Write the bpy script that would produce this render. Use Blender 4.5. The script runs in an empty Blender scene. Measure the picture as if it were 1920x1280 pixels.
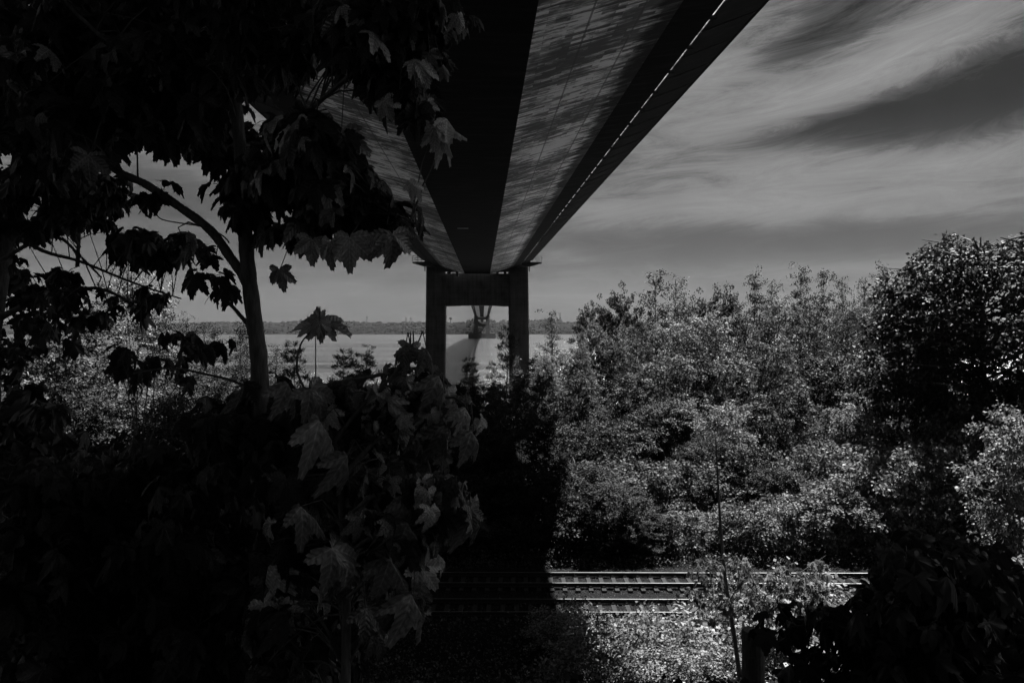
import bpy, math, random
import numpy as np
from mathutils import Vector, Matrix, noise

# ------------------------------------------------------------------ camera, world, sun
scene = bpy.context.scene
COL = scene.collection
F = 1500.0            # focal length in pixels of the 1920 px wide photograph
E = 21.4              # eye height above the river
YAW = math.atan(55 / F)
PITCH = math.atan(28 / F)
cam_d = bpy.data.cameras.new('camera')
cam_d.sensor_width = 36.0
cam_d.lens = 36.0 * F / 1920.0
cam_d.clip_start = 0.05
cam_d.clip_end = 20000
cam = bpy.data.objects.new('camera', cam_d)
cam.location = (0, 0, E)
cam.rotation_euler = (math.pi / 2 - PITCH, 0, -YAW)
COL.objects.link(cam)
scene.camera = cam
_R = Matrix.Rotation(-YAW, 3, 'Z') @ Matrix.Rotation(-PITCH, 3, 'X')

def ray(x, y):
    return _R @ Vector(((x - 960) / F, 1.0, -(y - 640) / F))

def P(x, y, D):
    """point of the scene at depth D (metres along the bridge axis) seen at photo pixel x, y"""
    d = ray(x, y)
    return Vector((0, 0, E)) + d * (D / d.y)

SUN_DIR = Vector((0.385, 0.62, 1.0)).normalized()     # towards the sun
SUN_EL = math.asin(SUN_DIR.z)
SUN_AZ = math.atan2(SUN_DIR.x, SUN_DIR.y)
sd = bpy.data.lights.new('sun', 'SUN')
sd.energy = 5.0
sd.angle = math.radians(0.5)
sd.color = (1, 1, 1)
sun = bpy.data.objects.new('sun', sd)
sun.rotation_euler = (-SUN_DIR).to_track_quat('-Z', 'Y').to_euler()
sun.location = (60, 80, 200)
COL.objects.link(sun)

scene.view_settings.view_transform = 'Standard'
scene.view_settings.look = 'None'
scene.view_settings.gamma = 1
scene.view_settings.exposure = 2.0
scene.cycles.max_bounces = 5
scene.cycles.transparent_max_bounces = 4
scene.cycles.sample_clamp_indirect = 3.0

class NT:
    """little node-tree helper"""
    def __init__(s, tree):
        s.t = tree; s.n = tree.nodes; s.l = tree.links
    def node(s, typ, ins=None, **props):
        nd = s.n.new(typ)
        for k, v in props.items(): setattr(nd, k, v)
        if ins:
            for k, v in ins.items(): s.set(nd.inputs[k], v)
        return nd
    def set(s, inp, v):
        if hasattr(v, 'is_output') or isinstance(v, bpy.types.NodeSocket): s.l.new(v, inp)
        else: inp.default_value = v
    def m(s, op, a, b=0.0, c=0.0, clamp=False):
        nd = s.node('ShaderNodeMath', {0: a, 1: b, 2: c}, operation=op, use_clamp=clamp)
        return nd.outputs[0]
    def ramp(s, fac, pts, interp='LINEAR'):
        nd = s.node('ShaderNodeValToRGB', {0: fac})
        cr = nd.color_ramp; cr.interpolation = interp
        while len(cr.elements) < len(pts): cr.elements.new(0.5)
        for e, (p, v) in zip(cr.elements, pts):
            e.position = p; e.color = (v, v, v, 1)
        return nd.outputs[0]
    def noise(s, vec, scale, detail=4, rough=0.55, dist=0.0):
        nd = s.node('ShaderNodeTexNoise', {'Vector': vec, 'Scale': scale, 'Detail': detail, 'Roughness': rough, 'Distortion': dist})
        return nd.outputs[0]
    def mapping(s, vec, scale=(1, 1, 1), rot=(0, 0, 0), loc=(0, 0, 0)):
        nd = s.node('ShaderNodeMapping', {'Vector': vec, 'Scale': scale, 'Rotation': rot, 'Location': loc})
        return nd.outputs[0]
    def mix(s, f, a, b):
        nd = s.node('ShaderNodeMix', data_type='FLOAT')
        s.set(nd.inputs[0], f); s.set(nd.inputs[2], a); s.set(nd.inputs[3], b)
        return nd.outputs[0]

def build_world():
    w = bpy.data.worlds.new('World'); scene.world = w; w.use_nodes = True
    t = NT(w.node_tree); t.n.clear()
    sky = t.node('ShaderNodeTexSky', sky_type='NISHITA', sun_disc=False, sun_elevation=SUN_EL, sun_rotation=SUN_AZ)
    sky.altitude = 20; sky.dust_density = 0.6
    lum = t.node('ShaderNodeRGBToBW', {0: sky.outputs[0]}).outputs[0]
    tc = t.node('ShaderNodeTexCoord')
    sp = t.node('ShaderNodeSeparateXYZ', {0: tc.outputs['Generated']})
    az = t.m('ARCTAN2', sp.outputs[0], sp.outputs[1])          # radians, 0 = along the bridge
    el = t.m('ARCSINE', t.m('MINIMUM', t.m('MAXIMUM', sp.outputs[2], -1.0), 1.0))
    # streaks climb to the right, more steeply the higher they are
    slope = t.m('MULTIPLY', el, 0.5)
    v = t.m('SUBTRACT', el, t.m('MULTIPLY', az, slope))
    co = t.node('ShaderNodeCombineXYZ', {0: t.m('MULTIPLY', az, 1.0), 1: t.m('MULTIPLY', v, 3.2), 2: 0.0}).outputs[0]
    big = t.noise(t.mapping(co, loc=(3.1, 1.4, 0)), 2.3, 5, 0.55, 0.5)
    fine = t.noise(t.mapping(co, scale=(1, 2.4, 1), loc=(7.7, 0.3, 0)), 5.4, 10, 0.76, 1.6)
    soft = t.noise(t.mapping(co, scale=(.8, 1.0, 1), loc=(1.2, 5, 0)), 7.0, 5, 0.5, 0.3)
    c = t.m('ADD', t.m('MULTIPLY', big, 0.36), t.m('MULTIPLY', fine, 0.66))
    c = t.m('ADD', c, t.m('MULTIPLY', soft, 0.16))
    def blob(x, y, sx, sy, tilt, amp):
        """patch of more or less cloud; x, y in photo pixels, turned into azimuth and elevation"""
        d = ray(x, y).normalized()
        a0, e0 = math.atan2(d.x, d.y), math.asin(d.z)
        da = t.m('SUBTRACT', az, a0); de = t.m('SUBTRACT', el, e0)
        ct, st = math.cos(tilt), math.sin(tilt)
        p = t.m('ADD', t.m('MULTIPLY', da, ct * F / sx), t.m('MULTIPLY', de, st * F / sx))
        q = t.m('ADD', t.m('MULTIPLY', da, -st * F / sy), t.m('MULTIPLY', de, ct * F / sy))
        r2 = t.m('ADD', t.m('MULTIPLY', p, p), t.m('MULTIPLY', q, q))
        return t.m('MULTIPLY', t.m('EXPONENT', t.m('MULTIPLY', r2, -1.0)), amp)
    for b in BLOBS: c = t.m('ADD', c, blob(*b))
    side = t.m('MULTIPLY', t.m('MULTIPLY', t.m('SUBTRACT', az, 0.75), 2.0, clamp=True), t.m('MULTIPLY', t.m('SUBTRACT', 2.1, az), 2.0, clamp=True))     # added cloud and brightness out of view at right, to light the leaves
    c = t.m('ADD', c, t.m('MULTIPLY', side, 0.25))
    mask = t.ramp(c, [(0.36, 0.0), (0.52, 0.22), (0.66, 0.66), (0.88, 1.0)], 'LINEAR')
    # clear air: the filtered dark blue overhead, paler to the horizon
    clear = t.ramp(t.m('ADD', el, 0.0), [(0.0, 0.105), (0.05, 0.10), (0.11, 0.080), (0.16, 0.058), (0.24, 0.016), (0.6, 0.010)])
    cloud = t.ramp(t.m('ADD', el, 0.0), [(0.0, 0.17), (0.08, 0.20), (0.16, 0.28), (0.4, 0.32), (0.8, 0.28)])
    val = t.mix(mask, clear, cloud)
    # the sky texture sets how the light is spread round the sun
    rel = t.m('MULTIPLY', t.m('POWER', t.m('MULTIPLY', lum, 0.16), 0.18), 1.0)
    val = t.m('MULTIPLY', t.m('MULTIPLY', val, rel), t.m('ADD', 1.0, t.m('MULTIPLY', side, 1.0)))  # the added right-hand sky is made brighter as well
    bg = t.node('ShaderNodeBackground', {0: val, 1: SKY_GAIN})
    out = t.node('ShaderNodeOutputWorld', {0: bg.outputs[0]})
SKY_GAIN = 0.25
BLOBS = [
    (1560, 45, 170, 55, 0.42, -0.24), (1840, 195, 250, 55, 0.16, -0.31), (1590, 235, 200, 26, 0.14, -0.20),
    (1920, 60, 120, 40, 0.3, -0.14), (1300, 160, 180, 130, 0.2, 0.16), (1650, 130, 240, 40, 0.28, 0.25),
    (1700, 300, 180, 30, -0.05, 0.20), (1450, 330, 120, 40, 0.1, 0.14), (1450, 392, 330, 28, 0.0, 0.20),
    (1500, 455, 700, 32, 0.0, -0.26), (1600, 500, 240, 12, 0.05, 0.10), (1050, 475, 60, 18, -0.2, 0.14),
    (620, 560, 300, 60, 0.0, -0.05), (300, 400, 300, 60, 0.0, -0.25), (380, 425, 160, 12, 0.0, 0.14),
]
build_world()

# ------------------------------------------------------------------ materials (the photograph is monochrome)
MATS = {}
def mat(name):
    m = bpy.data.materials.new(name); m.use_nodes = True
    t = NT(m.node_tree); t.n.clear()
    t.out = t.node('ShaderNodeOutputMaterial')
    MATS[name] = m
    return m, t
def principled(t, col, rough=0.7, spec=0.5, metal=0.0, normal=None, **k):
    b = t.node('ShaderNodeBsdfPrincipled')
    t.set(b.inputs['Base Color'], col if not isinstance(col, (int, float)) else (col, col, col, 1))
    t.set(b.inputs['Roughness'], rough); t.set(b.inputs['Specular IOR Level'], spec); t.set(b.inputs['Metallic'], metal)
    if normal is not None: t.set(b.inputs['Normal'], normal)
    t.l.new(b.outputs[0], t.out.inputs[0])
    return b
def bump(t, h, strength=0.4, dist=0.02):
    return t.node('ShaderNodeBump', {'Height': h, 'Strength': strength, 'Distance': dist}).outputs[0]

def m_leaf(name, base, trans, rough, spec, veins=False):
    m, t = mat(name)
    geo = t.node('ShaderNodeNewGeometry')
    rnd = geo.outputs['Random Per Island']
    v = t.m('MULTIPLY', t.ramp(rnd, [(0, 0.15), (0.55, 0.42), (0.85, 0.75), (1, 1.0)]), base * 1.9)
    nrm = None
    if veins:
        uv = t.node('ShaderNodeUVMap'); sp = t.node('ShaderNodeSeparateXYZ', {0: uv.outputs[0]})
        u_, v_ = t.m('SUBTRACT', sp.outputs[0], 0.5), t.m('SUBTRACT', sp.outputs[1], 0.3)
        r = t.m('SQRT', t.m('ADD', t.m('MULTIPLY', u_, u_), t.m('MULTIPLY', v_, v_)))
        ang = t.m('ABSOLUTE', t.m('ARCTAN2', u_, v_))
        a0 = t.m('ABSOLUTE', ang); a1 = t.m('ABSOLUTE', t.m('SUBTRACT', ang, 0.85)); a2 = t.m('ABSOLUTE', t.m('SUBTRACT', ang, 1.75))
        am = t.m('MINIMUM', a0, t.m('MINIMUM', a1, a2))
        d = t.m('MULTIPLY', r, t.m('SINE', am)); al = t.m('MULTIPLY', r, t.m('COSINE', am))
        side = t.m('FRACT', t.m('MULTIPLY', t.m('SUBTRACT', al, t.m('MULTIPLY', d, 0.9)), 15.0))
        pleat = t.m('ABSOLUTE', t.m('SUBTRACT', side, 0.5))
        side = t.m('LESS_THAN', t.m('ABSOLUTE', t.m('SUBTRACT', side, 0.5)), 0.09)
        rib = t.m('LESS_THAN', d, 0.007)
        vein = t.m('MAXIMUM', rib, t.m('MULTIPLY', side, 0.5))
        mott = t.noise(uv.outputs[0], 26, 4, 0.6)
        v = t.m('MULTIPLY', v, t.m('ADD', 0.25, t.m('MULTIPLY', mott, 1.5)))
        v = t.m('MULTIPLY', v, t.m('ADD', 0.72, t.m('ADD', t.m('MULTIPLY', vein, 0.5), t.m('MULTIPLY', pleat, 1.1))))
        nrm = bump(t, t.m('SUBTRACT', t.m('ADD', t.m('MULTIPLY', mott, 0.5), t.m('MULTIPLY', pleat, 0.6)), vein), 0.9, 0.006)
    else:
        oi = t.node('ShaderNodeObjectInfo')
        v = t.m('MULTIPLY', v, t.m('ADD', 0.8, t.m('MULTIPLY', oi.outputs['Random'], 0.4)))
    b = t.node('ShaderNodeBsdfPrincipled')
    t.set(b.inputs['Base Color'], v); t.set(b.inputs['Roughness'], rough); t.set(b.inputs['Specular IOR Level'], spec)
    if nrm is not None: t.set(b.inputs['Normal'], nrm)
    tr = t.node('ShaderNodeBsdfTranslucent', {0: t.m('MULTIPLY', v, trans)})
    ad = t.node('ShaderNodeAddShader', {0: b.outputs[0], 1: tr.outputs[0]})
    t.l.new(ad.outputs[0], t.out.inputs[0])
    return m

LEAF_LIT = m_leaf('lit_maple_leaf', 0.15, 0.5, 0.27, 0.8, veins=True)  # lit copy of the leaf: light put into a paler colour
LEAF_SHADE = m_leaf('shaded_maple_leaf', 0.016, 0.9, 0.5, 0.25, veins=True)  # shaded copy of the same leaf: shade put into the colour
LEAF_DARK = m_leaf('shaded_leaf', 0.015, 0.8, 0.5, 0.3)  # near black, the shade is part of the leaf colour
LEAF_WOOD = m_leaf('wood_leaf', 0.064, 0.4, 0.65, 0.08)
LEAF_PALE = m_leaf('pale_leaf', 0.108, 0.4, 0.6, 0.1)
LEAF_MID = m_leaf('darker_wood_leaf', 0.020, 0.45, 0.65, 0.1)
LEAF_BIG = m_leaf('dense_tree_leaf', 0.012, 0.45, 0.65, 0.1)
NEEDLE = m_leaf('needle', 0.02, 1.0, 0.5, 0.3)

def m_bark():
    m, t = mat('bark')
    tc = t.node('ShaderNodeTexCoord').outputs['Object']
    n = t.noise(t.mapping(tc, scale=(6, 6, 1.2)), 9, 6, 0.65)
    principled(t, t.ramp(n, [(0.3, 0.035), (0.6, 0.10), (0.8, 0.17)]), 0.85, 0.3, normal=bump(t, n, 0.8, 0.01))
    return m
BARK = m_bark()

def m_girder():
    m, t = mat('girder_paint')
    tc = t.node('ShaderNodeTexCoord').outputs['Object']
    # weathering drawn out across the bridge
    a = t.noise(t.mapping(tc, scale=(0.42, 1.6, 0.42)), 1.3, 10, 0.78, 0.2)
    b = t.noise(t.mapping(tc, scale=(0.8, 3.2, 0.8), loc=(4, 2, 0)), 2.0, 6, 0.7)
    big = t.noise(t.mapping(tc, scale=(0.22, 0.16, 0.22), loc=(9, 2, 0)), 1.0, 4, 0.6)
    br = t.node('ShaderNodeTexBrick', {'Vector': t.mapping(tc, rot=(0, 0, 0)), 'Scale': 1.0, 'Mortar Size': 0.012, 'Mortar Smooth': 0.3,
                                       'Color1': (1, 1, 1, 1), 'Color2': (0, 0, 0, 1), 'Mortar': (.3, .3, .3, 1), 'Brick Width': 0.9, 'Row Height': 0.33})
    br.offset = 0.37
    bw = t.node('ShaderNodeRGBToBW', {0: br.outputs[0]}).outputs[0]
    br2 = t.node('ShaderNodeTexBrick', {'Vector': t.mapping(tc, loc=(.31, .17, 0)), 'Scale': 1.0, 'Mortar Size': 0.0, 'Color1': (1, 1, 1, 1), 'Color2': (0, 0, 0, 1), 'Brick Width': 2.3, 'Row Height': 0.16})
    bw2 = t.node('ShaderNodeRGBToBW', {0: br2.outputs[0]}).outputs[0]
    s = t.m('ADD', t.m('MULTIPLY', a, 0.5), t.m('MULTIPLY', b, 0.42))
    s = t.m('ADD', s, t.m('ADD', t.m('MULTIPLY', t.m('SUBTRACT', bw, 0.5), 0.2), t.m('MULTIPLY', t.m('SUBTRACT', bw2, 0.5), 0.10)))
    s = t.m('ADD', s, t.m('MULTIPLY', t.m('SUBTRACT', big, 0.5), 0.8))
    sp = t.node('ShaderNodeSeparateXYZ', {0: tc})
    # plate seams: across the bridge every 15.5 m, and two lengthwise
    fy = t.m('FRACT', t.m('DIVIDE', t.m('SUBTRACT', sp.outputs[1], 29.5), 15.45))
    seam = t.m('LESS_THAN', fy, 0.0075)
    lx = t.m('ABSOLUTE', t.m('ADD', sp.outputs[0], 1.37))
    for q in (5.45, 7.6): seam = t.m('MAXIMUM', seam, t.m('LESS_THAN', t.m('ABSOLUTE', t.m('SUBTRACT', lx, q)), 0.045))
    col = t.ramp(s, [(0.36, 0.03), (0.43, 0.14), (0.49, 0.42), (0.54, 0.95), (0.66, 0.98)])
    col = t.m('MULTIPLY', col, t.m('SUBTRACT', 1.0, t.m('MULTIPLY', seam, 0.8)))
    # darker towards the outer edge, ending in long teeth across the plates
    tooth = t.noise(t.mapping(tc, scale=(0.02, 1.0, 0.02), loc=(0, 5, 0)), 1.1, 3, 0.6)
    edge_dark = t.m('SUBTRACT', t.m('ADD', lx, t.m('MULTIPLY', tooth, 2.6)), 9.45)
    edge_dark = t.m('MULTIPLY', edge_dark, 2.2, clamp=True)
    col = t.m('MULTIPLY', col, t.m('SUBTRACT', 1.0, t.m('MULTIPLY', edge_dark, 0.93)))
    rough = t.m('ADD', t.ramp(s, [(0.38, 0.55), (0.6, 0.30)]), t.m('MULTIPLY', edge_dark, 0.4))
    nrm = bump(t, t.m('SUBTRACT', t.m('MULTIPLY', s, 1.0), t.m('MULTIPLY', seam, 0.4)), 0.35, 0.03)
    principled(t, col, rough, 0.55, normal=nrm)
    return m
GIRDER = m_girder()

def m_simple(name, pts, scale, rough=0.8, spec=0.3, metal=0.0, stretch=(1, 1, 1), bs=0.4, bd=0.02, detail=6):
    m, t = mat(name)
    tc = t.node('ShaderNodeTexCoord').outputs['Object']
    n = t.noise(t.mapping(tc, scale=stretch), scale, detail, 0.62)
    principled(t, t.ramp(n, pts), rough, spec, metal, normal=bump(t, n, bs, bd))
    return m
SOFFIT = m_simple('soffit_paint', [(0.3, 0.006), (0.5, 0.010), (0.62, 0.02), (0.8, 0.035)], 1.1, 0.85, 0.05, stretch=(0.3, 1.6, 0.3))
FOOTWAY = m_simple('footway_steel', [(0.3, 0.012), (0.6, 0.02), (0.8, 0.04)], 2.0, 0.85, 0.05, stretch=(0.4, 1.0, 0.4))
DARKSTEEL = m_simple('dark_steel', [(0.3, 0.03), (0.7, 0.07)], 8, 0.55, 0.4)
PALE_PAINT = m_simple('pale_paint', [(0.3, 0.45), (0.7, 0.75)], 8, 0.4, 0.5)
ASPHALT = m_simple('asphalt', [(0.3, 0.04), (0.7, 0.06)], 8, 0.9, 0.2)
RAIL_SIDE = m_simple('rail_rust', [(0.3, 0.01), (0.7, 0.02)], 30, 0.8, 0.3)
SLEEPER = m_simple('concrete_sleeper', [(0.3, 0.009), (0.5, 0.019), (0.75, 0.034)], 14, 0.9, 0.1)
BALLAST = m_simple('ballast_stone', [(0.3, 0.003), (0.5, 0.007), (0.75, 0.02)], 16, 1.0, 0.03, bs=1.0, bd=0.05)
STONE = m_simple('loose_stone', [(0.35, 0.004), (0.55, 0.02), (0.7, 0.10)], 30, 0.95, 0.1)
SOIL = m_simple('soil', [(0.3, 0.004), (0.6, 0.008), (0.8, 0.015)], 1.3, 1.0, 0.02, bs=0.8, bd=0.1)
WEED = m_leaf('weed_leaf', 0.03, 0.6, 0.6, 0.2)
FAR_LAND = m_simple('far_land', [(0.35, 0.003), (0.5, 0.005), (0.62, 0.009), (0.75, 0.014)], 0.012, 1.0, 0.0, stretch=(1, .5, 4), bs=0.1)
FAR_WOOD = m_simple('far_wood_leaves', [(0.3, 0.003), (0.6, 0.006), (0.8, 0.010)], 0.08, 1.0, 0.0)

def m_concrete():
    m, t = mat('tower_concrete')
    tc = t.node('ShaderNodeTexCoord').outputs['Object']
    n = t.noise(tc, 0.35, 7, 0.6)
    st = t.noise(t.mapping(tc, scale=(1.2, 1.2, 0.05)), 1.6, 5, 0.6)
    sp = t.node('ShaderNodeSeparateXYZ', {0: tc})
    lift = t.m('LESS_THAN', t.m('FRACT', t.m('DIVIDE', sp.outputs[2], 1.5)), 0.05)
    s = t.m('ADD', t.m('MULTIPLY', n, 0.5), t.m('MULTIPLY', st, 0.5))
    col = t.ramp(s, [(0.35, 0.03), (0.5, 0.07), (0.65, 0.10)])
    col = t.m('MULTIPLY', col, t.m('SUBTRACT', 1.0, t.m('MULTIPLY', lift, 0.35)))
    principled(t, col, 0.8, 0.3, normal=bump(t, t.m('SUBTRACT', s, t.m('MULTIPLY', lift, 0.3)), 0.4, 0.05))
    return m
CONC = m_concrete()

def m_strip():
    m, t = mat('translucent_strip')
    tc = t.node('ShaderNodeTexCoord').outputs['Object']
    n = t.noise(t.mapping(tc, scale=(1, 0.8, 1)), 1.3, 5, 0.7)
    tr = t.node('ShaderNodeBsdfTranslucent', {0: t.ramp(n, [(0.36, 0.01), (0.5, 0.06), (0.65, 0.16)])})
    t.l.new(tr.outputs[0], t.out.inputs[0])
    return m
STRIP = m_strip()

def m_railhead():
    m, t = mat('rail_head')
    tc = t.node('ShaderNodeTexCoord').outputs['Object']
    n = t.noise(t.mapping(tc, scale=(0.6, 20, 20)), 3, 4, 0.6)
    principled(t, 0.2, t.ramp(n, [(0.3, 0.3), (0.7, 0.6)]), 0.5, 1.0)
    return m
RAILHEAD = m_railhead()

def m_water():
    m, t = mat('river_water')
    tc = t.node('ShaderNodeTexCoord').outputs['Object']
    a = t.noise(t.mapping(tc, scale=(0.7, 1.3, 1)), 0.55, 6, 0.6)
    b = t.noise(t.mapping(tc, scale=(0.004, 0.02, 1)), 1.0, 5, 0.6)
    h = t.m('MULTIPLY', a, t.m('ADD', 0.5, b))
    h = t.m('ADD', h, t.m('MULTIPLY', t.noise(t.mapping(tc, scale=(0.5, 1.6, 1)), 0.06, 6, 0.7), 3.0))
    nrm = bump(t, h, 1.0, 0.55)
    principled(t, t.ramp(b, [(0.38, 0.004), (0.62, 0.05)]), 0.22, 0.5, normal=nrm)
    return m
WATER = m_water()

# ------------------------------------------------------------------ mesh helpers
class MB:
    def __init__(s): s.v = []; s.f = []; s.mi = []
    def add(s, vs, fs, mi=0):
        b = len(s.v); s.v += [tuple(p) for p in vs]; s.f += [tuple(i + b for i in f) for f in fs]; s.mi += [mi] * len(fs)
    def box(s, x0, x1, y0, y1, z0, z1, mi=0):
        s.add([(x0, y0, z0), (x1, y0, z0), (x1, y1, z0), (x0, y1, z0), (x0, y0, z1), (x1, y0, z1), (x1, y1, z1), (x0, y1, z1)],
              [(0, 3, 2, 1), (4, 5, 6, 7), (0, 1, 5, 4), (1, 2, 6, 5), (2, 3, 7, 6), (3, 0, 4, 7)], mi)
    def tube(s, pts, radii, n=8, mi=0, cap=True):
        pts = [Vector(p) for p in pts]
        base = len(s.v); up = Vector((0.13, 0.21, 0.97))
        for i, p in enumerate(pts):
            d = (pts[min(i + 1, len(pts) - 1)] - pts[max(i - 1, 0)])
            d = d.normalized() if d.length > 1e-9 else Vector((0, 0, 1))
            a = d.cross(up)
            if a.length < 0.15: a = d.cross(Vector((1, 0, 0)))
            a.normalize(); b = d.cross(a)
            r = radii[i] if hasattr(radii, '__len__') else radii
            for k in range(n):
                an = 2 * math.pi * k / n
                s.v.append(tuple(p + (a * math.cos(an) + b * math.sin(an)) * r))
        for i in range(len(pts) - 1):
            for k in range(n):
                k2 = (k + 1) % n
                s.f.append((base + i * n + k, base + i * n + k2, base + (i + 1) * n + k2, base + (i + 1) * n + k)); s.mi.append(mi)
        if cap:
            s.f.append(tuple(base + k for k in range(n))); s.mi.append(mi)
            s.f.append(tuple(base + (len(pts) - 1) * n + k for k in reversed(range(n)))); s.mi.append(mi)
    def mesh(s, name, mats, smooth=False):
        me = bpy.data.meshes.new(name); me.from_pydata(s.v, [], s.f)
        for m in (mats if isinstance(mats, (list, tuple)) else [mats]): me.materials.append(m)
        me.polygons.foreach_set('material_index', s.mi)
        if smooth: me.polygons.foreach_set('use_smooth', [True] * len(s.f))
        me.update(); return me
    def build(s, name, mats, parent=None, smooth=False):
        return link(name, s.mesh(name, mats, smooth), parent)

def link(name, data, parent=None):
    o = bpy.data.objects.new(name, data); COL.objects.link(o)
    if parent is not None: o.parent = parent
    return o
def tag(o, label=None, cat=None, group=None, kind=None):
    if label: o['label'] = label
    if cat: o['category'] = cat
    if group: o['group'] = group
    if kind: o['kind'] = kind
    return o
def thing(name, loc, label, cat, group=None):
    o = link(name, None); o.location = loc
    return tag(o, label, cat, group)
def copy_tree(src, loc, rz, sc, label):
    c = src.copy(); COL.objects.link(c); c.location = loc; c.rotation_euler = (0, 0, rz)
    c.scale = sc; c['label'] = label
    for ch in PROTO_KIDS[src.name]:
        d = ch.copy(); COL.objects.link(d); d.parent = c
    return c
PROTO_KIDS = {}

def np_mesh(name, verts, faces, mats, uvs=None, smooth=False):
    """verts (N,3), faces (M,k) numpy arrays"""
    me = bpy.data.meshes.new(name)
    k = faces.shape[1]
    me.vertices.add(len(verts)); me.vertices.foreach_set('co', verts.astype(np.float32).ravel())
    me.loops.add(faces.size); me.loops.foreach_set('vertex_index', faces.astype(np.int32).ravel())
    me.polygons.add(len(faces)); me.polygons.foreach_set('loop_start', np.arange(0, faces.size, k, dtype=np.int32))
    me.polygons.foreach_set('loop_total', np.full(len(faces), k, dtype=np.int32))
    if smooth: me.polygons.foreach_set('use_smooth', np.ones(len(faces), dtype=bool))
    if uvs is not None:
        ul = me.uv_layers.new(name='UVMap'); ul.data.foreach_set('uv', uvs[faces.ravel()].astype(np.float32).ravel())
    me.materials.append(mats); me.update(calc_edges=True); me.validate()
    return me

# ------------------------------------------------------------------ ground, river, far shore
SHORE = 205.0
def ground_z(x, y):
    """height of the land above the river"""
    tr = y + 0.044 * (x - 4)             # distance measured square to the railway
    n = noise.noise(Vector((x * 0.05, y * 0.05, 0))) * 0.5
    if tr < 2.5: z = E - 1.75
    elif tr < 23: z = E - 1.75 - (tr - 2.5) / 20.5 * 8.95
    elif tr < 40: z = E - 11.1; n = 0
    elif tr < 80: z = E - 11.1 + (tr - 40) * 0.02
    elif tr < SHORE: z = E - 10.3 - (tr - 80) / (SHORE - 80) * 10.5
    else: z = 0.6 - (tr - SHORE) * 0.25
    if 2.5 <= tr < 23: n *= math.sin((tr - 2.5) / 20.5 * math.pi)
    if x > 20 and tr > 44: z += min((x - 20) * 0.06, 3)
    return max(z + n * (0.6 if tr < 40 else 1.0), -4)

def grid(name, xs, ys, fz, m, kind='structure'):
    vs = np.array([(x, y, fz(x, y)) for y in ys for x in xs]); nx = len(xs)
    fs = np.array([(j * nx + i, j * nx + i + 1, (j + 1) * nx + i + 1, (j + 1) * nx + i) for j in range(len(ys) - 1) for i in range(nx - 1)])
    o = link(name, np_mesh(name, vs, fs, m, smooth=True)); o['kind'] = kind
    return o
xs = list(np.arange(-400, -60, 20)) + list(np.arange(-60, 90, 1.5)) + list(np.arange(90, 420, 20))
ys = list(np.arange(-60, 0, 4)) + list(np.arange(0, 60, 0.8)) + list(np.arange(60, 240, 4))
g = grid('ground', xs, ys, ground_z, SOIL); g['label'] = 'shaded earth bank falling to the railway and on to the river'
w = MB(); w.add([(-9000, 150, 0), (9000, 150, 0), (9000, 12000, 0), (-9000, 12000, 0)], [(0, 1, 2, 3)])
tag(w.build('water', WATER), 'broad grey river glittering behind the tower', kind='structure')

FS = 2150.0
def far_z(x, y):
    d = y - FS
    n = noise.noise(Vector((x * 0.0016, y * 0.004, 3))) * 7 + noise.noise(Vector((x * 0.007, 0, 9))) * 2.5
    base = -1 + min(d, 25) / 25 * 5 if d < 25 else 4 + (1 - math.exp(-(d - 25) / 350)) * 32
    k = min(max(d, 0) / 500, 1)
    return base + n * k
grid('hills', list(np.arange(-3000, 3001, 50)), list(np.arange(FS - 5, FS + 30, 8)) + list(np.arange(FS + 40, FS + 1800, 60)), far_z, FAR_LAND)['label'] = 'low far shore across the river'

# far-off wood that reads as one mass on the shore and along the skyline
def blob_wood():
    rng = np.random.RandomState(4); V = []; Fc = []
    ico = [(0, 0, 1)] + [(math.cos(a) * .8, math.sin(a) * .8, .35) for a in np.arange(5) * 1.2566] + [(math.cos(a) * .8, math.sin(a) * .8, -.5) for a in np.arange(5) * 1.2566 + .6]
    tri = [(0, 1 + i, 1 + (i + 1) % 5) for i in range(5)]
    for i in range(5): tri += [(1 + i, 6 + i, 1 + (i + 1) % 5), (1 + (i + 1) % 5, 6 + i, 6 + (i + 1) % 5)]
    ico = np.array(ico)
    def clump(x, y, z, r, h):
        b = len(V) * 11
        p = ico * (1 + rng.uniform(-.3, .3, (11, 1)))
        V.append(p * np.array([r, r, h]) + np.array([x, y, z])); Fc.append(np.array(tri) + b)
    for i in range(5000):
        x = rng.uniform(-1100, 1300); row = rng.rand()
        patch = noise.noise(Vector((x * 0.006, row * 3, 1)))
        if row < 0.45: y = FS + 22 + rng.rand() * 90
        else:
            y = FS + 100 + rng.rand() * 800
            if patch < -0.02: continue
        s = rng.uniform(3, 7)
        clump(x, y, far_z(x, y) + s * .3, s * 1.5, s * rng.uniform(.5, .9))
    for x0, x1, n in ((-60, 300, 130), (420, 600, 70), (-700, -500, 25)):
        for i in range(n):
            x = rng.uniform(x0, x1); y = FS + rng.uniform(900, 1000)
            s = rng.uniform(4, 10); clump(x, y, far_z(x, y) + s * .6, s, s * 1.3)
    return np_mesh('far_wood', np.concatenate(V), np.concatenate(Fc), FAR_WOOD, smooth=True)
tag(link('far_woods', blob_wood()), 'dark distant woods along the far river bank', 'woods', kind='stuff')

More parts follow.
